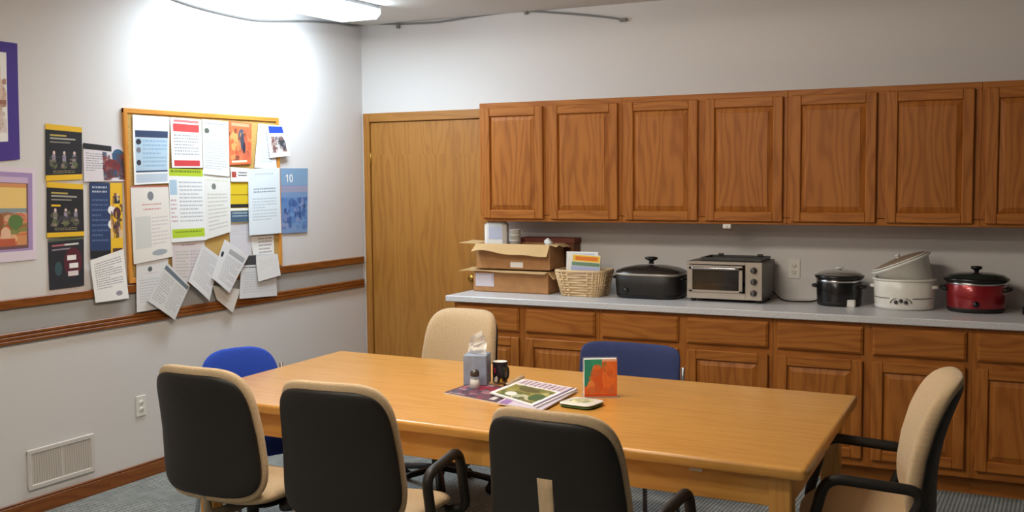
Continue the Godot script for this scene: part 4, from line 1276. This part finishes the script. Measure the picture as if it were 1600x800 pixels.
# ------------------------------------------------------------------ table and what lies on it
func table() -> void:
	var t := node("dining_table", Vector3(2.483, 0, 2.485))
	t.basis = Basis(Vector3(1, 0, 0.026), Vector3.UP, Vector3(0.046, 0, 1))   # the top is a little out of square
	tag(t, "long honey-coloured wooden table with a rounded edge", "table")
	var w := 2.700
	var d := 1.250
	var th := 0.042
	var s := tool(true)
	# top: rounded-edge slab as rings
	var prof := []
	for k in 9:
		var a := PI * k / 8.0
		prof.append(Vector2(0.014 * (1.0 - sin(a)), TABLE_Y - 0.012 + 0.012 * cos(a) if k <= 4 else TABLE_Y - th + 0.012 + 0.012 * cos(a)))
	var c4 := [[-1, -1], [1, -1], [1, 1], [-1, 1]]
	var rings := []
	for p in prof:
		var ring := []
		for e in c4:
			for k in 5:
				var a0 := atan2(e[1], e[0]) - PI / 4 + PI / 2 * k / 4.0
				ring.append(Vector3(e[0] * (w / 2 - 0.02) + cos(a0) * (0.02 - p.x), p.y, e[1] * (d / 2 - 0.02) + sin(a0) * (0.02 - p.x)))
		rings.append(ring)
	var m: int = rings[0].size()
	for i in rings.size() - 1:
		for k in m:
			var l := (k + 1) % m
			var n: Vector3 = rings[i][k] + rings[i + 1][l] - Vector3(0, 2 * (TABLE_Y - th / 2), 0)
			var along := 0 if k % 5 == 4 and (k / 5) % 2 == 0 else 2
			var uv := func(v: Vector3) -> Vector2: return Vector2(v.z + 0.65 + v.y, v.x + 1.4)
			tri(s, rings[i][k], rings[i][l], rings[i + 1][l], n, uv.call(rings[i][k]), uv.call(rings[i][l]), uv.call(rings[i + 1][l]))
			tri(s, rings[i][k], rings[i + 1][l], rings[i + 1][k], n, uv.call(rings[i][k]), uv.call(rings[i + 1][l]), uv.call(rings[i + 1][k]))
	s.set_smooth_group(-1)
	for e in [[0, 1.0], [rings.size() - 1, -1.0]]:
		var ring: Array = rings[e[0]]
		for k in range(1, m - 1):
			var v := [ring[0], ring[k], ring[k + 1]]
			tri(s, v[0], v[1], v[2], Vector3(0, e[1], 0), Vector2(v[0].z + 0.65, v[0].x + 1.4), Vector2(v[1].z + 0.65, v[1].x + 1.4), Vector2(v[2].z + 0.65, v[2].x + 1.4))
	put("table_top", s, M.table_wood, t)
	var ax := w / 2 - 0.075
	var az := d / 2 - 0.075
	var ay := TABLE_Y - th - 0.055
	for sg in [-1.0, 1.0]:
		boxo("apron", Vector3(0, ay, sg * az), Vector3(2 * ax - 0.02, 0.11, 0.024), M.table_wood, t, 0.002, 0)
		boxo("apron", Vector3(sg * ax, ay, 0), Vector3(0.024, 0.11, 2 * az - 0.02), M.table_wood, t, 0.002, 2)
	for e in c4:
		boxo("leg", Vector3(e[0] * (ax - 0.018), (TABLE_Y - th) / 2, e[1] * (az - 0.018)), Vector3(0.075, TABLE_Y - th - 0.0005, 0.075), M.table_wood, t, 0.006, 1)
	boxo("brace", Vector3(0.42, ay - 0.005, 0), Vector3(0.05, 0.08, 2 * az - 0.03), M.table_wood, t, 0.003, 2)
	var lp := on_z(1087, 732, 2.520 + az + 0.014)
	boxo("inventory_tag", t.transform.affine_inverse() * lp, Vector3(0.046, 0.018, 0.002), M.vent_metal, t, 0.0008)

func table_things() -> void:
	var y := TABLE_Y
	# magazines, lowest first: [four corners in pixels on the table, height, thickness, page, label]
	var mags := [
		[[694, 613, 742, 596, 822, 610, 782, 630], 0.0, 0.006, page(c8(96, 60, 74), [["r", 0.05, 0.05, 0.9, 0.3, c8(150, 130, 140)], ["o", 0.6, 0.6, 0.25, 0.25, c8(150, 44, 70)], ["n", 0.03, 0.03, 0.94, 0.94, 60, [c8(120, 60, 80), c8(70, 56, 66), c8(160, 140, 146), c8(150, 44, 70), c8(60, 50, 70)]], ["r", 0.1, 0.75, 0.5, 0.1, c8(210, 200, 200)]], 96, 128), "dark red magazine under the tissue box and salt shaker"],
		[[776, 629, 838, 598, 903, 609, 846, 641], 0.0062, 0.006, page(c8(206, 196, 214), [["r", 0.0, 0.05, 1.0, 0.2, c8(150, 110, 170)], ["t", 0.1, 0.4, 0.8, 0.5, 8, c8(120, 110, 130)]], 96, 128), "lilac-edged magazine beneath the olive photo magazine"],
		[[765, 613, 818, 592, 902, 607, 838, 636], 0.0124, 0.006, page(c8(236, 234, 236), [["r", 0.06, 0.08, 0.62, 0.78, c8(130, 124, 44)], ["n", 0.06, 0.08, 0.62, 0.78, 70, [c8(150, 140, 60), c8(100, 96, 40), c8(190, 180, 120), c8(80, 90, 50), c8(220, 216, 200)]], ["o", 0.20, 0.30, 0.10, 0.10, c8(226, 226, 222)], ["o", 0.3, 0.74, 0.16, 0.12, c8(70, 92, 44)], ["o", 0.52, 0.44, 0.1, 0.2, c8(96, 88, 40)], ["r", 0.72, 0.05, 0.26, 0.9, c8(214, 196, 206)], ["t", 0.74, 0.1, 0.22, 0.8, 9, c8(120, 96, 104)], ["r", 0.0, 0.92, 1.0, 0.05, c8(110, 90, 120)]], 128, 160), "open magazine with an olive landscape photo, topmost of the pile"],
	]
	for e in mags:
		var q: Array = e[0]
		var pts := []
		for i in 4:
			var p := on_y(q[2 * i], q[2 * i + 1], y + e[1] + e[2])
			pts.append(p)
		var s := tool()
		var th: float = e[2]
		var lift := 0.004
		sheet(s, pts[0], pts[1], pts[2], pts[3], Vector3.UP, func(u: float, v: float) -> float: return -0.0004 + lift * 0.0 * u * v, th - 0.0008, 4, 4)
		var g := node("magazine", Vector3.ZERO)
		tag(g, e[4], "magazine")
		put("pages", s, M.paper_white, g)
		s = tool(true)
		sheet(s, pts[0], pts[1], pts[2], pts[3], Vector3.UP, func(u: float, v: float) -> float: return 0.0002, 0.0005, 4, 4)
		put("cover", s, e[3], g)
	# rolled newspaper edge
	var a := on_y(790, 604, y + 0.014)
	var b := on_y(816, 590, y + 0.014)
	var s := tool(true)
	var roll := []
	for k in 30:
		var th := TAU * 2.2 * k / 29.0
		var r := 0.013 - 0.008 * k / 29.0
		roll.append(Vector2(cos(th) * r, sin(th) * r))
	var dir := (b - a).normalized()
	var side := dir.cross(Vector3.UP)
	for k in 29:
		var p0: Vector3 = side * roll[k].x + Vector3.UP * roll[k].y
		var p1: Vector3 = side * roll[k + 1].x + Vector3.UP * roll[k + 1].y
		tri(s, a + p0, a + p1, b + p1, p0)
		tri(s, a + p0, b + p1, b + p0, p0)
	tag(put("rolled_leaflet", s, mat("tan_paper", c8(196, 170, 140), 0.7)), "small tan rolled leaflet lying on the magazines", "leaflet")
	# tissue box
	var base := on_y(740, 601, y + 0.0065)
	var t := node("tissue_box", Vector3(base.x, y + 0.0065, base.z - 0.035), 0.30)
	tag(t, "blue-grey cube tissue box with a white tissue sticking up", "tissue box")
	s = tool()
	box(s, Vector3(0, 0.067, 0), Vector3(0.105, 0.134, 0.105), 0.003)
	put("carton", s, mat("tissue_carton", Color.WHITE, 0.6, 0.0, speckle(64, c8(150, 162, 186), 0.08, 0.06, 71)), t)
	s = tool(true)
	for k in 4:
		var off := Vector3(-0.012 + 0.008 * k, 0.130, -0.012 + 0.008 * k)
		var hh: float = [0.070, 0.108, 0.090, 0.060][k]
		sheet(s, off + Vector3(-0.026, hh * 0.7, 0.004), off + Vector3(0.022 + 0.004 * k, hh, -0.006), off + Vector3(0.030, 0, 0.006), off + Vector3(-0.034, 0, -0.006), Vector3(0.2 - 0.1 * k, 0, 1).normalized(), func(u: float, v: float) -> float: return 0.007 * sin(u * 6.0 + k * 2.0) * (1.0 - 0.5 * v) + 0.004 * sin(v * 9.0 + k), 0.0012, 12, 8)
	put("tissue", s, M.paper_white, t)
	# salt shaker
	base = on_y(742, 607, y + 0.0065)
	t = node("salt_shaker", Vector3(base.x, y + 0.0066, base.z))
	tag(t, "small glass salt shaker with a dark cap before the tissue box", "shaker")
	s = tool(true)
	lathe(s, [[0.0, 0.0], [0.021, 0.0], [0.023, 0.004], [0.021, 0.050], [0.017, 0.058]], Vector3.ZERO, 1, 1, 24)
	put("jar", s, M.clear_acrylic, t)
	s = tool(true)
	lathe(s, [[0.0, 0.003], [0.0195, 0.003], [0.0195, 0.040], [0.0, 0.041]], Vector3.ZERO, 1, 1, 24)
	put("salt", s, M.paper_white, t)
	s = tool(true)
	lathe(s, [[0.018, 0.054], [0.020, 0.056], [0.020, 0.072], [0.014, 0.082], [0.0, 0.085]], Vector3.ZERO, 1, 1, 24)
	put("cap", s, M.dark_steel, t)
	# mug
	base = on_y(767, 601, y + 0.0065)
	t = node("mug", Vector3(base.x + 0.012, y + 0.0066, base.z - 0.065), -0.4)
	tag(t, "black mug with coloured pattern and a white inside", "mug")
	var mk := []
	var cols := [c8(170, 40, 70), c8(220, 220, 216), c8(60, 110, 80), c8(190, 160, 60), c8(130, 90, 160)]
	for k in 46:
		mk.append(["o", rng.randf(), rng.randf_range(0.1, 0.9), rng.randf_range(0.015, 0.04), rng.randf_range(0.03, 0.08), cols[k % 5]])
	s = tool(true)
	lathe(s, [[0.030, 0.0], [0.033, 0.006], [0.033, 0.092], [0.0325, 0.095]], Vector3.ZERO, 1, 1, 36)
	var pm := page(c8(34, 32, 38), mk, 160, 80)
	pm.roughness = 0.2
	put("outside", s, pm, t)
	s = tool(true)
	lathe(s, [[0.0325, 0.095], [0.030, 0.095], [0.0285, 0.01], [0.0, 0.008]], Vector3.ZERO, 1, 1, 36)
	lathe(s, [[0.0, 0.0], [0.030, 0.0]], Vector3.ZERO, 1, 1, 36)
	put("inside", s, M.white_enamel, t)
	s = tool(true)
	tube(s, smooth_path([Vector3(0.031, 0.078, 0), Vector3(0.052, 0.076, 0), Vector3(0.058, 0.05, 0), Vector3(0.050, 0.026, 0), Vector3(0.031, 0.02, 0)], 5), 0.005, 8)
	put("handle", s, M.black_gloss, t)
	# orange card in a clear stand
	var bl := on_y(913, 622, y)
	var br := on_y(964, 621, y)
	var mid := (bl + br) / 2
	var ang := atan2(-(br - bl).z, (br - bl).x)
	var wd := (br - bl).length()
	t = node("card_stand", Vector3(mid.x, y, mid.z), ang)
	tag(t, "orange and green printed card in a clear acrylic table stand", "table card")
	var up := 0.163
	s = tool()
	box(s, Vector3(0, 0.0025, -0.03), Vector3(wd + 0.012, 0.004, 0.085), 0.001)
	put("stand_base", s, M.clear_acrylic, t)
	s = tool()
	box(s, Vector3(0, up / 2 + 0.005, -0.0225), Vector3(wd + 0.010, up, 0.003), 0.0)
	put("stand_back", s, M.clear_acrylic, t)
	s = tool()
	box(s, Vector3(0, up / 2 + 0.003, -0.009), Vector3(wd, up - 0.004, 0.022), 0.003)
	put("card_block", s, M.paper_white, t)
	s = tool()
	sheet(s, Vector3(-wd / 2, up, 0.004), Vector3(wd / 2, up, 0.004), Vector3(wd / 2, 0.006, 0.004), Vector3(-wd / 2, 0.006, 0.004), Vector3(0, 0, 1), func(_u: float, _v: float) -> float: return 0.0, 0.0006, 1, 1)
	put("card_print", s, page(c8(232, 110, 40), [["r", 0, 0, 0.55, 0.28, c8(52, 160, 126)], ["o", 0.02, 0.3, 0.22, 0.42, c8(44, 146, 120)], ["r", 0.55, 0.0, 0.45, 0.07, c8(240, 180, 150)], ["o", 0.36, 0.26, 0.12, 0.12, c8(226, 130, 70)], ["o", 0.40, 0.55, 0.2, 0.34, c8(222, 96, 36)], ["o", 0.20, 0.75, 0.12, 0.2, c8(236, 140, 70)], ["o", 0.74, 0.5, 0.2, 0.4, c8(238, 122, 50)], ["o", 0.62, 0.2, 0.06, 0.14, c8(160, 120, 60)], ["n", 0.1, 0.15, 0.85, 0.8, 30, [c8(238, 130, 60), c8(222, 96, 36), c8(230, 116, 50), c8(214, 110, 60)]], ["r", 0.0, 0.94, 1.0, 0.06, c8(214, 84, 36)]], 96, 112), t)
	# small oblong dish / card pack
	mid = on_y(909, 629, y + 0.014)
	ang = -0.12
	t = node("trivet", Vector3(mid.x, y, mid.z), ang)
	tag(t, "small square white trivet with a green underside beside the card stand", "trivet")
	var ln := 0.152
	s = tool(true)
	pad(s, ln - 0.004, ln - 0.004, 0.140, 0.007, 0.0065, 5.0, func(p: Vector3) -> Vector3: return Vector3(p.x, 0.0075 - p.z, p.y), 8, 48)
	put("underside", s, mat("dish_green", c8(74, 116, 70), 0.4), t)
	s = tool(true)
	pad(s, ln, ln, 0.144, 0.006, 0.004, 5.0, func(p: Vector3) -> Vector3: return Vector3(p.x, 0.0165 - p.z, p.y), 8, 48)
	put("plate", s, M.white_enamel, t)
	s = tool(true)
	pad(s, ln * 0.62, ln * 0.62, 0.085, 0.003, 0.003, 3.0, func(p: Vector3) -> Vector3: return Vector3(p.x, 0.0215 - p.z, p.y), 8, 40)
	put("picture", s, mat("dish_print", Color.WHITE, 0.5, 0.0, speckle(64, c8(196, 190, 150), 0.35, 0.12, 73)), t)

# ------------------------------------------------------------------
func _ready() -> void:
	rng.seed = 4242
	# camera
	var cam := Camera3D.new()
	cam.name = "camera"
	cam.fov = rad_to_deg(2.0 * atan(400.0 / FOCAL))
	cam.near = 0.05
	cam.far = 60.0
	add_child(cam)
	cam.position = CAM
	cam.rotation = Vector3(PITCH, YAW, ROLL)
	cam.current = true
	# environment: an indoor room, no sky reaches it
	var we := WorldEnvironment.new()
	we.name = "environment"
	var env := Environment.new()
	env.background_mode = Environment.BG_COLOR
	env.background_color = Color(0.02, 0.02, 0.02)
	env.ambient_light_source = Environment.AMBIENT_SOURCE_DISABLED
	env.tonemap_mode = Environment.TONE_MAPPER_LINEAR
	env.tonemap_exposure = 0.87
	env.sdfgi_enabled = true
	env.ssao_enabled = true
	env.ssil_enabled = true
	we.environment = env
	add_child(we)
	materials()
	# lamps: the fitting in view and its warmer twin above the near half of the room
	ceiling_light(Vector3(0.495, ROOM_H, 1.345), 0.0, 1.25, Color(0.88, 0.95, 1.0), 6.0, 3.3, 0.5, "bright white fluorescent wraparound light on the ceiling near the corner")
	ceiling_light(Vector3(2.3, ROOM_H, 3.0), PI / 2, 1.25, Color(1.0, 0.95, 0.88), 5.0, 2.7, 1.3, "warm white fluorescent wraparound light on the ceiling above the table")
	ceiling_light(Vector3(2.3, ROOM_H, 5.0), PI / 2, 1.25, Color(1.0, 0.95, 0.88), 5.0, 1.3, 1.2, "warm white fluorescent wraparound light on the ceiling between two like it")
	ceiling_light(Vector3(2.3, ROOM_H, 7.2), PI / 2, 1.25, Color(1.0, 0.95, 0.88), 5.0, 1.0, 1.0, "warm white fluorescent wraparound light on the ceiling farthest from the cabinets")
	shell()
	# cabinets and counter
	var ux := [1.135, 2.127, 3.131, 4.145, 5.15]
	var ud := [[[1.163, 1.598], [1.646, 2.104]], [[2.150, 2.608], [2.655, 3.108]], [[3.155, 3.618], [3.671, 4.110]], [[4.172, 4.622], [4.672, 5.124]]]
	var ul := ["oak wall cabinet with two raised-panel doors beside the flush door", "oak wall cabinet with two doors above the roaster and toaster oven", "oak wall cabinet with two doors above the white slow cooker", "oak wall cabinet with two doors above the griddle"]
	for i in 4:
		upper_cabinet(ux[i], ux[i + 1], ud[i], ul[i])
	var bx := [1.105, 2.098, 3.132, 4.144, 5.15]
	var bd := [[[1.135, 1.569], [1.614, 2.076]], [[2.120, 2.592], [2.642, 3.107]], [[3.157, 3.611], [3.660, 4.118]], [[4.170, 4.622], [4.672, 5.124]]]
	var bl := ["oak base cabinet under the cardboard boxes and basket", "oak base cabinet under the roaster and toaster oven", "oak base cabinet under the black and white slow cookers", "oak base cabinet under the griddle"]
	for i in 4:
		base_cabinet(bx[i], bx[i + 1], bd[i], bl[i])
	var ct := tool()
	box(ct, Vector3(3.12, COUNTER_Y - 0.019, 0.3235), Vector3(4.12, 0.038, 0.645), 0.004, 0)
	tag(put("countertop", ct, M.laminate), "long pale grey laminate countertop on the oak base cabinets", "countertop")
	table()
	# chairs
	office_chair("office_chair", Vector3(1.713, 0, 3.25), 0.0, "beige office chair with black back near the baseboard and vent, tucked to the table")
	office_chair("office_chair", Vector3(2.325, 0, 3.29), 0.08, "beige office chair with black arms and plain black back, between two others", {"spin": 0.7})
	office_chair("office_chair", Vector3(3.228, 0, 3.38), -0.05, "beige office chair whose black back has a tan upright slot", {"slot": true, "spin": 0.1})
	office_chair("office_chair", Vector3(3.965, 0, 2.60), 1.77, "beige office chair standing at the end of the table by the base cabinets", {"arm_x": 0.29, "arm_rear": 0.165, "back_z": 0.21, "curve": 0.19, "shell": 0.020})
	office_chair("office_chair", Vector3(1.62, 0, 1.68), PI - 0.05, "beige office chair across the table before the flush door", {"seat": 0.43, "back_y": 0.42})
	stacking_chair(Vector3(2.68, 0, 1.84), PI, M.navy_fabric, "navy blue stacking chair between the table and base cabinets", {"w": 0.52, "top": 0.845, "round": 7.0})
	stacking_chair(Vector3(1.20, 0, 2.57), -1.95, M.blue_fabric, "bright blue chair at the end of the table by the board wall", {"round": 3.2, "taper": 0.08})
	table_things()
	counter_things()
	board()
	wall_fittings()
